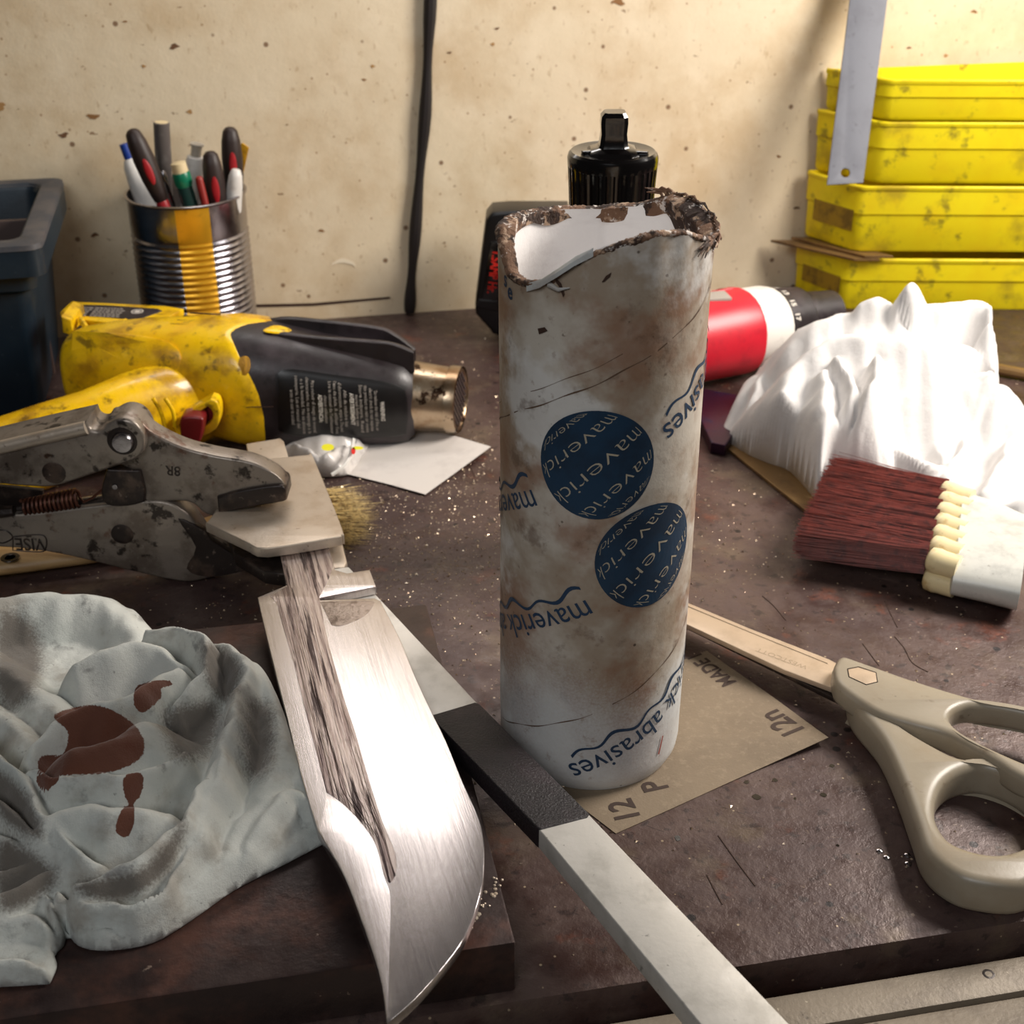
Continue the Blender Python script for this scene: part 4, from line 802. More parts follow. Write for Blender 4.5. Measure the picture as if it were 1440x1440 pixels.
patch([(102, 475), (106, 466), (150, 467), (205, 473), (240, 483), (254, 500), (250, 520), (232, 536), (200, 548), (160, 552), (106, 546), (100, 520)], 'gunyellow', 'side_panel', .14)
patch([(335, 508), (341, 501), (350, 503), (352, 516), (347, 527), (340, 527), (335, 518)], mat('screw_recess', 'B4820C', .5), 'screw_hole', .03, sm=3)
for k in range(4):
    g = G(); g.tube([onbody(240+k*9+t*60, 455.5-k*5.2+t*3.4, .0) for t in np.linspace(0, 1.2, 6)], .045, 5); g.build('vent_slot', 'crack', yb)
g = G(); g.tube([onbody(x, y, .015) for x, y in smooth([(300, 586), (312, 578), (340, 573), (384, 572)], 5, False)], .03, 5); g.build('seam', 'crack', yb)
# black warning panel lettering
LAB = [(538, 'WARNING', 1, 565, 592), (530, 'To reduce the risk of fire or', 0, 549, 606), (523, 'electric shock do not expose', 0, 546, 606), (516, 'this product to rain or moist', 0, 542, 608), (509, 'Store indoors. Read', 0, 541, 608), (503, 'manual before use', 0, 555, 599),
       (495.5, 'AVERTISSEMENT', 1, 553, 598), (487, 'Afin de reduire les', 0, 549, 600), (480, "d'electrocution, expo a l'humi", 0, 538, 607), (473, "l'eau de pluie. A utiliser l'int", 0, 536, 610), (466, "Lire le manuel de l'utilisateur", 0, 536, 610), (459, 'chaque utilisation', 0, 556, 595),
       (451, 'ADVERTENCIA:', 1, 555, 594), (442, 'Para reducir el riesgo de incend', 0, 535, 608), (434.5, 'electrocucion, no se exponga a la', 0, 530, 610), (427, 'o a la humedad. No se almace', 0, 533, 610), (419.5, 'intemperie. Lea el manual del', 0, 528, 602), (412, 'antes de usar la unidad', 0, 548, 597)]
wp = patch([(397, 520), (470, 527), (555, 540), (572, 560), (572, 600), (560, 614), (470, 615), (400, 611), (391, 590), (392, 550)], 'black', 'warning_panel', .015)
for x0, body, bold, ya, yb_ in LAB:
    vs, fs = text2d(body, 1, .03 if bold else .012); w = max(v[0] for v in vs); kk = (yb_-ya)/w; kx = 8.0 if bold else 6.6; o = []
    for a, b in vs:
        y = ya+a*kk; o.append(onbody(x0-3+b*kx+(y-570)*.06, y, .09))
    g = G(); g.add(o, fs); g.build('warning_line', 'whiteprint' if bold else 'greyprint', wp, smooth=0, normals=False)
# handle, trigger
g = G(); rings = []
for x, y, r, Y in [(345, 556, 20, 84), (315, 560, 44, 82.3), (285, 562, 58, 81.2), (240, 572, 66, 79.9), (180, 588, 63, 78.2), (120, 606, 56, 76), (60, 628, 60, 75), (0, 650, 62, 74), (-60, 668, 62, 73)]:
    c = Vector(W(x, y, Y)); dep = Y*cp+(CH-c.z)*sp; R_ = r*dep/F; ax_ = Vector((-.93, -.25, 0)).normalized(); s_ = Vector((.25, -.93, 0)).normalized()
    rings.append([c+s_*(math.copysign(abs(math.cos(u))**.85, math.cos(u))*R_*.8)+Vector((0, 0, max(math.copysign(abs(math.sin(u))**.85, math.sin(u))*R_, .06-c.z))) for u in np.linspace(0, 2*math.pi, 41)[:-1]])
g.ring(rings); hd = g.build('grip', 'gunyellow', gun, smooth=50)
for L_ in ([(0, 596), (70, 575), (130, 556), (180, 545), (240, 538)], [(215, 560), (224, 575), (230, 592), (233, 610)], [(232, 560), (243, 578), (246, 600)]):
    g = G(); g.tube([Vector(W(x, y, 76.2 if L_[0][0] else 74.6+i*.28)) for i, (x, y) in enumerate(smooth(L_, 5, False))], .13, 8); g.build('grip_rib', 'gunyellow', gun)
g = G(); upright(g, [smooth([(243, 592, 's'), (296, 562, 's'), (305, 566), (309, 582), (303, 604), (272, 619), (250, 622, 's')], 3), smooth([(252, 597, 's'), (292, 572, 's'), (299, 580), (296, 594), (272, 608), (256, 612, 's')], 3)], 76.9, 1.2, .08); g.build('trigger_frame', 'gunyellow', gun)
g = G(); upright(g, [[(250, 596), (294, 570), (301, 580), (297, 598), (256, 615)]], 77.4, 1.0, .05); g.build('trigger_well', 'redtrigger', gun)
g = G(); upright(g, [smooth([(253, 590), (262, 586), (283, 588), (286, 598), (281, 622), (272, 627), (257, 624), (253, 606)], 3)], 75.9, 1.4, .14); g.build('trigger', 'redtrigger', gun)
# rest stand at the rear with the data plate
g = G(); slz = W(150, 440, 87.5)[2]
top = [(84, 439), (100, 424), (150, 426), (232, 430), (258, 434), (236, 446), (215, 456), (200, 458), (110, 449), (86, 444)]
slab(g, [smooth([(x, y, 's') for x, y in top], 2)], slz-.5, .5, .06); st = g.build('rest_stand', 'gunyellow', gun)
lo2 = [(92, 441), (103, 428), (150, 429), (222, 434), (228, 437), (200, 447), (190, 449), (110, 443)]
g = G(); slab(g, [lo2], slz-.02, .06, .01); dpl = g.build('data_plate', 'gundark', st)
g = G(); rb = random.Random(2)
for col_ in ((104, 128), (134, 172)):
    for r_ in range(5):
        y = 431+r_*2.8; x = col_[0]-r_*2
        while x < col_[1]-r_*2:
            w = rb.uniform(2, 6); sh = (x-100)*.035; a = [P(x, y+sh, slz+.05), P(x+w, y+sh+w*.035, slz+.05), P(x+w, y+1.5+sh+w*.035, slz+.05), P(x, y+1.5+sh, slz+.05)]; g.add(a, [(0, 1, 2, 3)]); x += w+1.4
g.build('data_print', 'greyprint', dpl, smooth=0, kind='stuff')
g = G(); c = Vector(P(193, 438, slz+.05)); g.lathe([(0, .42), (.01, .42), (.01, .32), (0, .32)], c, c+Vector((0, 0, 1)), 20, cap=False); g.lathe([(0, .22), (.01, .2)], c, c+Vector((0, 0, 1)), 12); g.build('approval_mark', 'whiteprint', dpl, smooth=0)
for L_ in ([(113, 449), (121, 461)], [(178, 452), (160, 462)]):
    g = G(); g.tube([W(L_[0][0], L_[0][1], 85.6), W(L_[1][0], L_[1][1], 84.4)], .22, 6); g.build('stand_strut', 'gunyellow', gun)
g = G(); upright(g, [[(86, 445), (100, 450), (103, 468), (98, 472), (88, 468)]], 84.5, 3, .1); g.build('stand_foot', 'gunyellow', gun)
# ------------------------------------------------------------------ white card, plastic bag
card = thing('white_card', 'white card with curled corner on the bench below the nozzle', 'card', P(590, 650, .02))
q = [(690, 628, .35), (645, 661, .2), (598, 695, .12), (540, 679, .08), (478, 664, .1), (500, 640, .05), (540, 608, .05), (590, 603, .05), (640, 613, .15)]
o_ = [P(x, y, z+.04) for x, y, z in q]; c = P(590, 650, .06); g = G(); m_ = len(o_); g.add([c]+o_, [(0, 1+i, 1+(i+1) % m_) for i in range(m_)]); g.add([(c[0], c[1], c[2]-.03)]+[(a, b, z-.03) for a, b, z in o_], [(0, 1+(i+1) % m_, 1+i) for i in range(m_)]); g.ring([[(a, b, z-.03) for a, b, z in o_], o_], cap=False); g.build('card_sheet', 'card', card, smooth=30)
# ------------------------------------------------------------------ heightfield cloth: traced ridge lines, creased where tents meet
def segd(X, Y, a, b):
    ax_, ay = a[0], a[1]; bx, by = b[0]-ax_, b[1]-ay; L2 = bx*bx+by*by+1e-9
    t = np.clip(((X-ax_)*bx+(Y-ay)*by)/L2, 0, 1); return np.hypot(X-ax_-t*bx, Y-ay-t*by), t
def cloth(bound, ridges, res, basef, edge=.8, k=9.0, floor=.35, seed=1, masks=None, wr=.05, name='cloth', m='ragR', sslope=1.0, minth=.12):
    bp = np.array([P(*p)[:2] for p in smooth(bound, 4)]); x0, y0 = bp.min(0)-res; x1, y1 = bp.max(0)+res
    nx = int((x1-x0)/res)+2; ny = int((y1-y0)/res)+2; X, Y = np.meshgrid(x0+np.arange(nx)*res, y0+np.arange(ny)*res); 
    ins = np.zeros(X.shape, bool); D = np.full(X.shape, 1e9); NX = X.copy(); NY = Y.copy()
    for i in range(len(bp)):
        a, b = bp[i], bp[(i+1) % len(bp)]; d, t = segd(X, Y, a, b); u = d < D; D = np.where(u, d, D); NX = np.where(u, a[0]+(b[0]-a[0])*t, NX); NY = np.where(u, a[1]+(b[1]-a[1])*t, NY)
        c_ = (a[1] > Y) != (b[1] > Y); xi = (b[0]-a[0])*(Y-a[1])/(b[1]-a[1]+1e-12)+a[0]; ins ^= c_ & (X < xi)
    base = basef(X, Y); acc = np.zeros(X.shape); env = np.zeros(X.shape); wsum = np.zeros(X.shape)+1e-9
    xs = X+.10*np.sin(Y*2.1+X*.7+seed)+.05*np.sin(Y*5.3+seed*2); ys = Y+.10*np.sin(X*2.3-Y*.6+seed)+.05*np.sin(X*4.7+seed)
    for pts, w in ridges:
        p = smooth([P(*q) for q in pts], 5, False); best = np.full(X.shape, 1e9); zr = np.zeros(X.shape)
        for a, b in zip(p[:-1], p[1:]):
            d, t = segd(xs, ys, a, b); u = d < best; best = np.where(u, d, best); zr = np.where(u, a[2]+(b[2]-a[2])*t, zr)
        h = zr-base; r = .32*w; val = h-(sslope*.85/w)*(np.sqrt(best**2+r*r)-r)
        acc += np.exp(np.clip(val, -2, 14)*k); ww = np.exp(-(best/(2.2*w))**2); env += ww*h; wsum += ww
    flo = env/(wsum+.3)*floor; acc += np.exp(flo*k); z = np.log(acc)/k
    e = np.clip(D/edge, 0, 1); e = np.sqrt(1-(1-e)**2); 
    n_ = wr*(np.sin(X*3.1+Y*1.3+seed)*np.sin(Y*2.7-X*1.9)+.5*np.sin(X*7.1+3*np.sin(Y*2.3))*np.sin(Y*5.9+X))
    z = base+np.maximum((z+n_)*e, minth*e)+.01
    V = ins.copy(); keep = np.zeros((ny-1, nx-1), bool); keep = V[:-1, :-1] | V[1:, :-1] | V[:-1, 1:] | V[1:, 1:]
    use = np.zeros(X.shape, bool); use[:-1, :-1] |= keep; use[1:, :-1] |= keep; use[:-1, 1:] |= keep; use[1:, 1:] |= keep
    out = use & ~ins; Xf = np.where(out, NX, X); Yf = np.where(out, NY, Y); zf = np.where(out, base+.01, z)
    idx = -np.ones(X.shape, int); idx[use] = np.arange(use.sum()); vs = np.stack([Xf[use], Yf[use], zf[use]], 1)
    jj, ii = np.nonzero(keep); fs = np.stack([idx[jj, ii], idx[jj, ii+1], idx[jj+1, ii+1], idx[jj+1, ii]], 1)
    nv = len(vs)
    me = bpy.data.meshes.new(name); me.from_pydata((vs*S).tolist(), [], fs.tolist())
    if masks:
        for an, polys in masks.items():
            val = np.zeros(nv)
            for poly, soft in polys:
                # pixels of each vertex, to lay the traced stain onto the cloth surface once
                xx, yy, zz = vs[:, 0], vs[:, 1], vs[:, 2]-CH; dd = yy*cp-zz*sp; uu = yy*sp+zz*cp; U = 720+F*xx/dd; Vv = 720-F*uu/dd
                sm = smooth(poly, 4); ins_ = np.zeros(nv, bool); dm = np.full(nv, 1e9)
                for i in range(len(sm)):
                    a, b = sm[i], sm[(i+1) % len(sm)]; d, t = segd(U, Vv, a, b); dm = np.minimum(dm, d); c_ = (a[1] > Vv) != (b[1] > Vv); ins_ ^= c_ & (U < (b[0]-a[0])*(Vv-a[1])/(b[1]-a[1]+1e-12)+a[0])
                sd_ = np.where(ins_, dm, -dm); val = np.maximum(val, np.clip(.5+sd_/soft, 0, 1))
            at = me.attributes.new(an, 'FLOAT', 'POINT'); at.data.foreach_set('value', val.astype(np.float32))
    o = link(name, me, m, smooth=0); o.data.shade_smooth()
    sol = o.modifiers.new('solid', 'SOLIDIFY'); sol.thickness = .0006; sol.offset = -1
    return o
def onblock(X, Y):
    # signed distance to the steel block's far edge, in the bench frame
    c0 = Vector(P(725, 1325, 2.5)); far = ((X-c0.x)*(-VB[0])+(Y-c0.y)*(-VB[1])); return 2.5*np.clip((23.4-far)/1.2, 0, 1)+.09
RL = [([(-60, 850, 4.8), (40, 838, 4.8), (120, 840, 4.6), (170, 862, 4.3), (190, 905, 4.0)], 1.9),
 ([(110, 935, 5.2), (140, 915, 5.5), (185, 903, 5.5), (225, 912, 5.2), (255, 935, 4.8)], 1.0),
 ([(205, 884, 4.8), (262, 884, 5.2), (288, 895, 5.6), (292, 920, 5.6), (275, 955, 5.3), (245, 995, 4.9)], .55),
 ([(245, 940, 5.4), (205, 962, 5.8), (160, 985, 6.1), (110, 998, 6.0), (70, 1020, 5.8), (45, 1060, 5.4)], .9),
 ([(200, 1020, 6.3), (160, 1045, 6.5), (110, 1055, 6.4)], 1.7), ([(35, 1085, 5.7), (90, 1092, 6.1), (150, 1089, 6.2), (205, 1082, 6.0), (260, 1058, 5.4)], .55),
 ([(70, 1150, 5.6), (130, 1135, 5.8), (190, 1140, 5.7), (230, 1150, 5.2)], 1.3),
 ([(-50, 905, 4.6), (10, 940, 4.6), (60, 985, 4.8), (90, 1005, 4.6)], 1.6), ([(-60, 980, 4.8), (0, 1000, 4.8), (30, 1040, 4.8)], 1.4),
 ([(298, 905, 4.6), (330, 912, 5.2), (348, 932, 5.4), (336, 970, 5.6), (322, 1020, 5.7), (305, 1080, 5.5), (290, 1130, 5.1), (268, 1190, 4.6), (235, 1250, 3.9)], .8),
 ([(352, 935, 4.8), (382, 975, 4.7), (395, 1030, 4.5), (385, 1090, 4.3), (350, 1150, 4.0), (310, 1210, 3.7), (250, 1275, 3.3)], 1.7),
 ([(452, 1140, 3.7), (420, 1110, 4.1), (385, 1125, 4.3), (355, 1180, 3.9), (330, 1225, 3.5)], 1.0), ([(395, 1000, 4.3), (415, 1070, 4.0), (440, 1120, 3.8)], 1.2),
 ([(-40, 1030, 5.7), (5, 1068, 5.8), (40, 1110, 5.7), (75, 1160, 5.4), (108, 1198, 5.1), (140, 1213, 4.7)], .65),
 ([(-40, 1100, 5.3), (15, 1138, 5.3), (55, 1178, 5.1), (95, 1215, 4.7)], .6), ([(-40, 1165, 4.8), (20, 1185, 4.7), (70, 1212, 4.4)], .7),
 ([(105, 1242, 4.7), (150, 1228, 5.0), (200, 1202, 5.3), (240, 1168, 5.4), (275, 1120, 5.5), (300, 1070, 5.4)], .6),
 ([(80, 1250, 4.3), (120, 1266, 4.3), (170, 1272, 4.3), (215, 1255, 4.4), (250, 1222, 4.5), (275, 1180, 4.6)], .45),
 ([(60, 1262, 3.9), (105, 1290, 3.9), (160, 1303, 3.8), (210, 1290, 3.8), (250, 1255, 3.8), (280, 1210, 3.9)], .42), ([(70, 1285, 3.3), (130, 1318, 3.3), (200, 1315, 3.3), (260, 1275, 3.3)], .6),
 ([(-40, 1270, 4.5), (10, 1255, 4.5), (50, 1235, 4.5), (85, 1225, 4.4)], .7), ([(-40, 1230, 4.4), (10, 1222, 4.4), (50, 1205, 4.3)], .5), ([(-40, 1300, 3.7), (40, 1290, 3.8), (84, 1318, 3.4)], .8), ([(-40, 1352, 3.6), (20, 1350, 3.6), (72, 1352, 3.4)], .6)]
BL = [(-90, 850, .5), (-20, 848, .5), (60, 850, .5), (130, 860, .5), (185, 895, 1), (250, 925, 2.5), (310, 935, 2.6), (350, 955, 2.6), (385, 985, 2.6), (405, 1030, 2.6), (425, 1085, 2.6), (448, 1140, 2.6), (457, 1186, 2.6, 's'), (400, 1216, 2.6), (330, 1252, 2.6), (270, 1294, 2.6), (215, 1326, 2.6), (150, 1337, 2.6), (110, 1330, 2.6), (94, 1308, 2.6, 's'), (90, 1330, 2.6), (76, 1342, 2.6, 's'), (80, 1360, 2.6), (70, 1384, 2.6, 's'), (0, 1388, 2.6), (-90, 1390, 2.6)]
stain = [([(75, 1008), (102, 995), (140, 992), (175, 1008), (198, 1030), (203, 1055), (190, 1072), (160, 1085), (110, 1090), (60, 1088), (53, 1072), (62, 1062), (88, 1060), (95, 1030)], 14), ([(192, 965), (215, 960), (228, 975), (218, 990), (200, 1002), (188, 990)], 8), ([(215, 957), (245, 958), (235, 966), (215, 966)], 6), ([(52, 1090), (82, 1090), (78, 1104), (60, 1112), (52, 1102)], 8), ([(174, 1092), (200, 1088), (200, 1112), (190, 1128), (176, 1122)], 8), ([(175, 1135), (188, 1132), (188, 1160), (178, 1178), (163, 1170), (166, 1150)], 8)]
grime = [([(230, 1000), (300, 985), (310, 1020), (290, 1060), (250, 1070), (235, 1040)], 60), ([(110, 1240), (200, 1220), (260, 1150), (240, 1220), (180, 1265), (120, 1262)], 40), ([(0, 1180), (80, 1225), (60, 1260), (0, 1280)], 50), ([(0, 860), (50, 880), (60, 950), (20, 1000), (-10, 960)], 60), ([(345, 990), (385, 1000), (380, 1080), (345, 1090)], 60), ([(-10, 1080), (40, 1120), (60, 1180), (0, 1150)], 40), ([(285, 900), (340, 935), (320, 990), (290, 960)], 40)]
rl = cloth(BL, RL, .11, onblock, edge=.55, k=14, seed=2, sslope=2.5, masks={'stain': stain, 'grime': grime}, name='stained_rag', m='ragL', wr=.03, floor=.36)
tag(rl, 'crumpled grubby rag with brown stains on the steel block at left', 'rag')
RR = [([(1068, 528, 3.8), (1095, 488, 5.8), (1140, 455, 7.6), (1200, 440, 8.4), (1270, 442, 8.6), (1340, 448, 8.3)], 1.8),
 ([(1262, 445, 8.6), (1266, 415, 10.0), (1282, 396, 10.8), (1298, 412, 10.0), (1306, 430, 9.0)], .7), ([(1212, 425, 9.2), (1235, 417, 9.6), (1262, 430, 9.0)], .9), ([(1300, 430, 9.3), (1350, 424, 9.4), (1385, 425, 9.3), (1392, 445, 8.8)], .9),
 ([(1095, 570, 4.6), (1120, 515, 6.2), (1165, 478, 7.6), (1230, 470, 8.2), (1300, 480, 8.0)], 1.5), ([(1238, 500, 7.6), (1225, 550, 6.4), (1205, 590, 4.8), (1195, 612, 3.6)], .9), ([(1105, 530, 5.2), (1112, 590, 4.0), (1130, 650, 2.3), (1150, 700, .9)], .8),
 ([(1160, 520, 6.4), (1162, 590, 4.8), (1157, 660, 2.4)], 1.3), ([(1010, 607, .9), (1040, 590, 1.9), (1060, 555, 3.3), (1075, 522, 4.2)], .7), ([(1050, 600, 2.0), (1080, 620, 2.0), (1100, 650, 1.2)], .9),
 ([(1290, 490, 7.5), (1350, 485, 7.4), (1395, 510, 6.6), (1408, 535, 5.6)], 1.5), ([(1250, 560, 5.2), (1310, 548, 5.4), (1360, 540, 5.6), (1405, 540, 5.4)], .7), ([(1180, 500, 7.2), (1200, 550, 6.0), (1180, 610, 3.9)], .8),
 ([(1292, 560, 4.0), (1330, 552, 4.3), (1362, 565, 3.9), (1378, 595, 3.2)], 1.1), ([(1215, 608, 2.5), (1255, 625, 2.9), (1300, 648, 2.8), (1335, 655, 2.3)], .55), ([(1285, 575, 3.6), (1305, 610, 3.1), (1330, 640, 2.7)], .8), ([(1372, 580, 3.3), (1350, 640, 2.8), (1300, 680, 1.9), (1240, 690, 1.2)], .8),
 ([(1395, 580, 3.4), (1440, 592, 3.4), (1500, 615, 3.2)], 1.1), ([(1430, 600, 3.2), (1410, 650, 2.6), (1380, 690, 1.6)], .9), ([(1500, 640, 2.6), (1450, 690, 1.8), (1400, 715, .8)], 1.0), ([(1200, 650, 1.3), (1250, 670, 1.5), (1300, 670, 1.8)], .9)]
BR = [(1008, 614, .1, 's'), (1050, 642, .05), (1080, 655, .05), (1112, 668, .05), (1150, 712, .05, 's'), (1165, 690, .05), (1200, 700, .05), (1270, 712, .05), (1350, 722, .05), (1440, 742, .05), (1540, 750, .05), (1560, 650, .5), (1500, 607, 2.2), (1440, 588, 2.8), (1392, 590, 2.8), (1378, 566, 3.6), (1352, 556, 4.2), (1385, 552, 4.6), (1413, 528, 5.6), (1408, 495, 6.6), (1372, 466, 7.6), (1345, 458, 8.2), (1396, 460, 8.0), (1402, 438, 8.6), (1385, 415, 9.2), (1312, 416, 9.2), (1298, 398, 10), (1284, 388, 10.8), (1268, 396, 10.3), (1262, 414, 9.6), (1215, 412, 9.2), (1160, 432, 7.8), (1110, 460, 6), (1060, 510, 3.6), (1030, 575, 1.4)]
rr2 = cloth(BR, RR, .17, lambda X, Y: X*0+.03, edge=.5, k=10, seed=5, sslope=2.6, name='white_cloth', m='ragR', wr=.02, floor=.30)
tag(rr2, 'bright white crumpled cloth heaped before the yellow bins', 'cloth')
BG = [(385, 640, .05), (400, 655, .05), (430, 668, .05), (462, 672, .05), (490, 668, .05), (505, 650, .05), (520, 620, .05), (480, 605, .05), (420, 605, .05), (385, 618, .05)]
bag = cloth(BG, [([(390, 632, .8), (420, 625, 1.5), (450, 640, 1.7), (485, 625, 1.2)], .5), ([(400, 645, .9), (440, 655, 1.2), (470, 660, .9)], .4), ([(420, 612, 1.2), (460, 612, 1.4), (500, 615, 1.0)], .6), ([(500, 615, 1), (490, 640, .9), (478, 662, .6)], .3)], .14, lambda X, Y: X*0+.1, edge=.4, k=12, seed=9, name='plastic_bag', m='bag', wr=.06, floor=.3)
tag(bag, 'crumpled white plastic bag with yellow print under the heat gun barrel', 'bag')
g = G(); g.tube([P(x, y, z) for x, y, z in smooth([(497, 618, 1.6), (493, 640, 1.5), (483, 656, 1.2), (466, 668, .9)], 4, False)], .13, 6); g.build('bag_string', 'whiteplastic', bag)
for (x, y, rx, ry, m_) in [(461, 629, 9, 5, 'yellowprint'), (503, 630, 8, 2.5, 'yellowprint'), (497, 634, 3, 5, 'redprint')]:
    g = G(); c = Vector(P(x, y, 1.75)); g.add([P(x+rx*math.cos(t), y+ry*math.sin(t), 1.78) for t in np.linspace(0, 6.28, 17)[:-1]], [tuple(range(16))]); g.add([P(x+rx*math.cos(t), y+ry*math.sin(t), 1.72) for t in np.linspace(0, 6.28, 17)[:-1]], [tuple(range(16))]); g.build('bag_print', m_, bag, smooth=0)
# ------------------------------------------------------------------ dark red bristle brush
pb = thing('paint_brush', 'dark red bristled flat brush with ivory quills, resting by the white cloth', 'brush', P(1260, 800, .02))
Z0 = 2.0
fa = Vector(P(1318, 738, Z0)); tipc = Vector(P(1146, 706, Z0)); dB = (tipc-fa).normalized(); sB = Vector((-dB.y, dB.x, 0)); upB = Vector((0, 0, 1))
q1 = Vector(P(1325, 683, Z0)); q2 = Vector(P(1306, 792, Z0)); HW = (q2-q1).length/2; LB = (tipc-fa).length
g = G(); rb = random.Random(21)
for k in range(3400):
    a_ = rb.uniform(-1, 1); b_ = rb.uniform(-1, 1); qc = (math.floor((a_+1)/2*6.999)+.5)/7*2-1; aq = qc+(a_-qc)*.62; base = fa+sB*(aq*HW*.98)+upB*(b_*.8); L_ = LB*rb.uniform(.93, 1.03)
    fan = a_*.035+rb.gauss(0, .022); e = fa+sB*(a_*HW*.98)+upB*(b_*.8)+dB*L_+sB*(fan*L_+a_*.12)+upB*(rb.gauss(0, .17)-.15); 
    if k < 12: e = base+dB*L_+sB*(-1.2*rb.random())*(1 if rb.random() < .5 else .3)+upB*rb.uniform(.2, .9)
    e.z = max(.08, e.z); m_ = base.lerp(e, .5)+sB*rb.gauss(0, .05)+upB*rb.gauss(0, .04); w = rb.uniform(.020, .036); q = Vector((0, 0, w*1.2))
    g.add([base-sB*w, base+sB*w, base+q, m_-sB*w, m_+sB*w, m_+q, e-sB*w*.6, e+sB*w*.6, e+q*.6], [(0, 1, 4, 3), (1, 2, 5, 4), (2, 0, 3, 5), (3, 4, 7, 6), (4, 5, 8, 7), (5, 3, 6, 8), (6, 7, 8)])
g.build('bristles', 'bristlered', pb, kind='stuff', smooth=0)
rw = [Vector(P(x, y, 2.3)) for x, y in ((1326, 681), (1305, 792))]; re_ = [Vector(P(x, y, 2.3)) for x, y in ((1368, 694), (1347, 805))]
for lay in (0, 1):
    for k in range(7):
        t = (k+.5)/7; a0 = rw[0].lerp(rw[1], t); a1 = re_[0].lerp(re_[1], t); r = (rw[0]-rw[1]).length/14*1.0; dn = Vector((0, 0, -.1-1.15*lay)); ln = (a1-a0).length
        g = G(); g.lathe([(-.03, r*.7), (.1, r*.97), (.5, r*1.04), (ln*.5, r*.97), (ln, r*.95)], a0+dn, a1+dn, 14); g.build('quill', 'quill', pb, smooth=60)
def tubering(l, r, z, hh, n=36):
    """flat oval ring between two pixel points on plane z"""
    A_ = Vector(P(*l, z)); B_ = Vector(P(*r, z)); c = (A_+B_)/2; s_ = (B_-A_)/2
    return [c+s_*(math.copysign(abs(math.cos(u))**.7, math.cos(u)))+Vector((0, 0, hh*math.copysign(abs(math.sin(u))**.8, math.sin(u)))) for u in np.linspace(0, 2*math.pi, n+1)[:-1]]
g = G(); g.ring([tubering((1350, 703), (1336, 822), 1.45, 1.2), tubering((1352, 701), (1338, 826), 1.45, 1.3), tubering((1395, 716), (1388, 836), 1.45, 1.36), tubering((1440, 738), (1432, 846), 1.45, 1.4), tubering((1441, 742), (1433, 842), 1.45, 1.2), tubering((1405, 730), (1400, 832), 1.45, 1.15)]); g.build('ferrule', 'ferrule', pb, smooth=45)
g = G(); g.ring([tubering((1402, 728), (1398, 832), 1.45, 1.1), tubering((1436, 741), (1429, 840), 1.45, 1.08)], cap=True); g.build('ferrule_core', 'wood', pb, smooth=45)
# ------------------------------------------------------------------ scissors
sc = thing('scissors', 'large scissors with aged grey plastic handles and beige blades', 'scissors', P(1250, 1030, .02))
g = G(); slab(g, [[(860, 806), (966, 847), (1055, 884), (1166, 927), (1200, 945), (1190, 975), (1103, 942), (966, 878), (860, 815)]], 1.0, .28, .03); sb = g.build('blade', 'scissorblade', sc)
g = G(); ptext(g, 'WESTCOTT', (1137, 937), (1066, 911), 1.29, .9, off=.0); g.build('etched_name', 'etch', sb, smooth=0)
g = G(); g.tube([P(x, y, 1.29) for x, y in ((966, 852), (1055, 889), (1164, 933))], .02, 4); g.build('hollow_line', 'etch', sb)
g = G(); slab(g, [[(872, 840), (966, 879), (1100, 945), (1200, 995), (1215, 975), (1150, 940), (960, 862), (872, 830)]], .7, .26, .03); g.build('blade', 'plierdark', sc)  # lower blade: the shade it lies in is put into its dark colour
up_ = [(1171, 938, 's'), (1183, 921), (1218, 931), (1287, 955), (1374, 981), (1440, 993), (1500, 1010), (1540, 1045), (1535, 1085), (1490, 1105), (1440, 1092), (1391, 1062), (1332, 1030), (1287, 1017), (1239, 1002), (1199, 978), (1176, 958)]
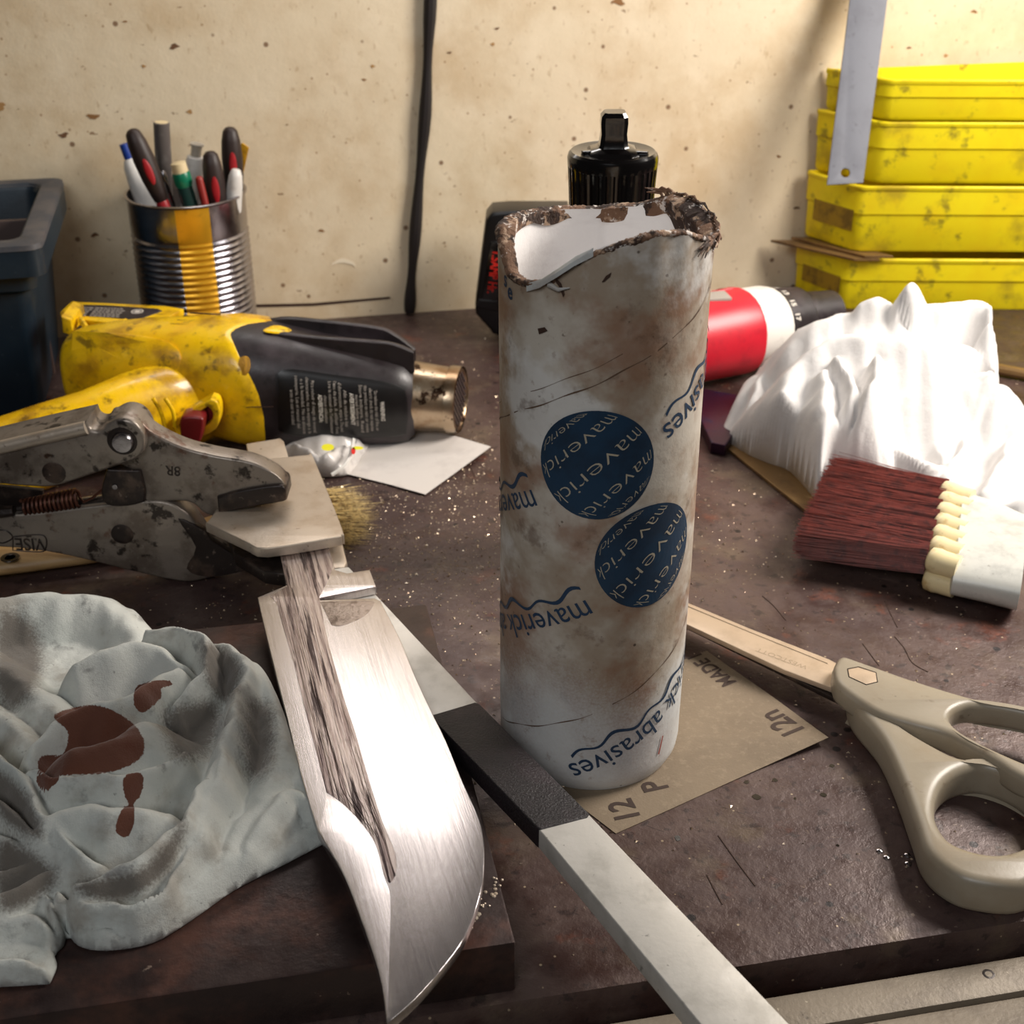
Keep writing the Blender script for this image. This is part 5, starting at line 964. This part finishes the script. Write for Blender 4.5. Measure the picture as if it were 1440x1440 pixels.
hole_u = [(1336, 1008), (1346, 995), (1374, 990), (1440, 1000), (1490, 1018), (1515, 1045), (1505, 1078), (1470, 1080), (1430, 1066), (1374, 1040), (1346, 1022)]
g = G(); slab(g, [smooth(up_, 5), smooth(hole_u, 5)], .95, 1.25, .32); uh = g.build('upper_handle', 'scissorgrip', sc, smooth=60)
lw_ = [(1196, 966), (1228, 985), (1273, 1021), (1322, 1050), (1350, 1062), (1391, 1068), (1440, 1086), (1490, 1122), (1505, 1170), (1490, 1215), (1440, 1243), (1374, 1238), (1334, 1222), (1304, 1193), (1288, 1150), (1264, 1084), (1240, 1035), (1205, 992)]
hole_l = [(1316, 1132), (1326, 1100), (1352, 1081), (1391, 1077), (1440, 1098), (1466, 1130), (1466, 1165), (1440, 1188), (1395, 1197), (1345, 1184), (1322, 1160)]
g = G(); slab(g, [smooth(lw_, 5), smooth(hole_l, 5)], .1, 1.8, .42); g.build('lower_handle', 'scissorgrip', sc, smooth=60)
g = G(); slab(g, [[(1192, 941), (1207, 938), (1232, 946), (1234, 959), (1218, 963), (1194, 952)]], 2.18, .03, .005); g.build('hex_nut', 'scissorblade', sc)
g = G(); g.tube([P(x, y, 2.2) for x, y in ((1192, 941), (1207, 938), (1232, 946), (1234, 959), (1218, 963), (1194, 952), (1192, 941))], .035, 4); g.build('nut_recess', 'plierdark', sc)
# ------------------------------------------------------------------ scraps under the white cloth
g = G(); slab(g, [[(1002, 613), (1141, 724), (1180, 690), (1100, 630), (1060, 600)]], .02, .22, .03); tag(g.build('metal_strip', 'strip'), 'brown metal strip sticking out under the white cloth', 'metal strip')
g = G(); slab(g, [[(985, 545), (1042, 556), (1045, 592), (1020, 626), (1000, 622), (985, 590)]], .02, .8, .08); tag(g.build('blued_scrap', 'purple'), 'dark purple blued steel piece between the tube and the white cloth', 'scrap')
g = G(); g.tube([P(1340, 508, .45), P(1440, 526, .45), P(1560, 548, .45)], .42, 10); tag(g.build('steel_rod', 'strip'), 'thin brown rod on the bench right of the white cloth', 'rod')
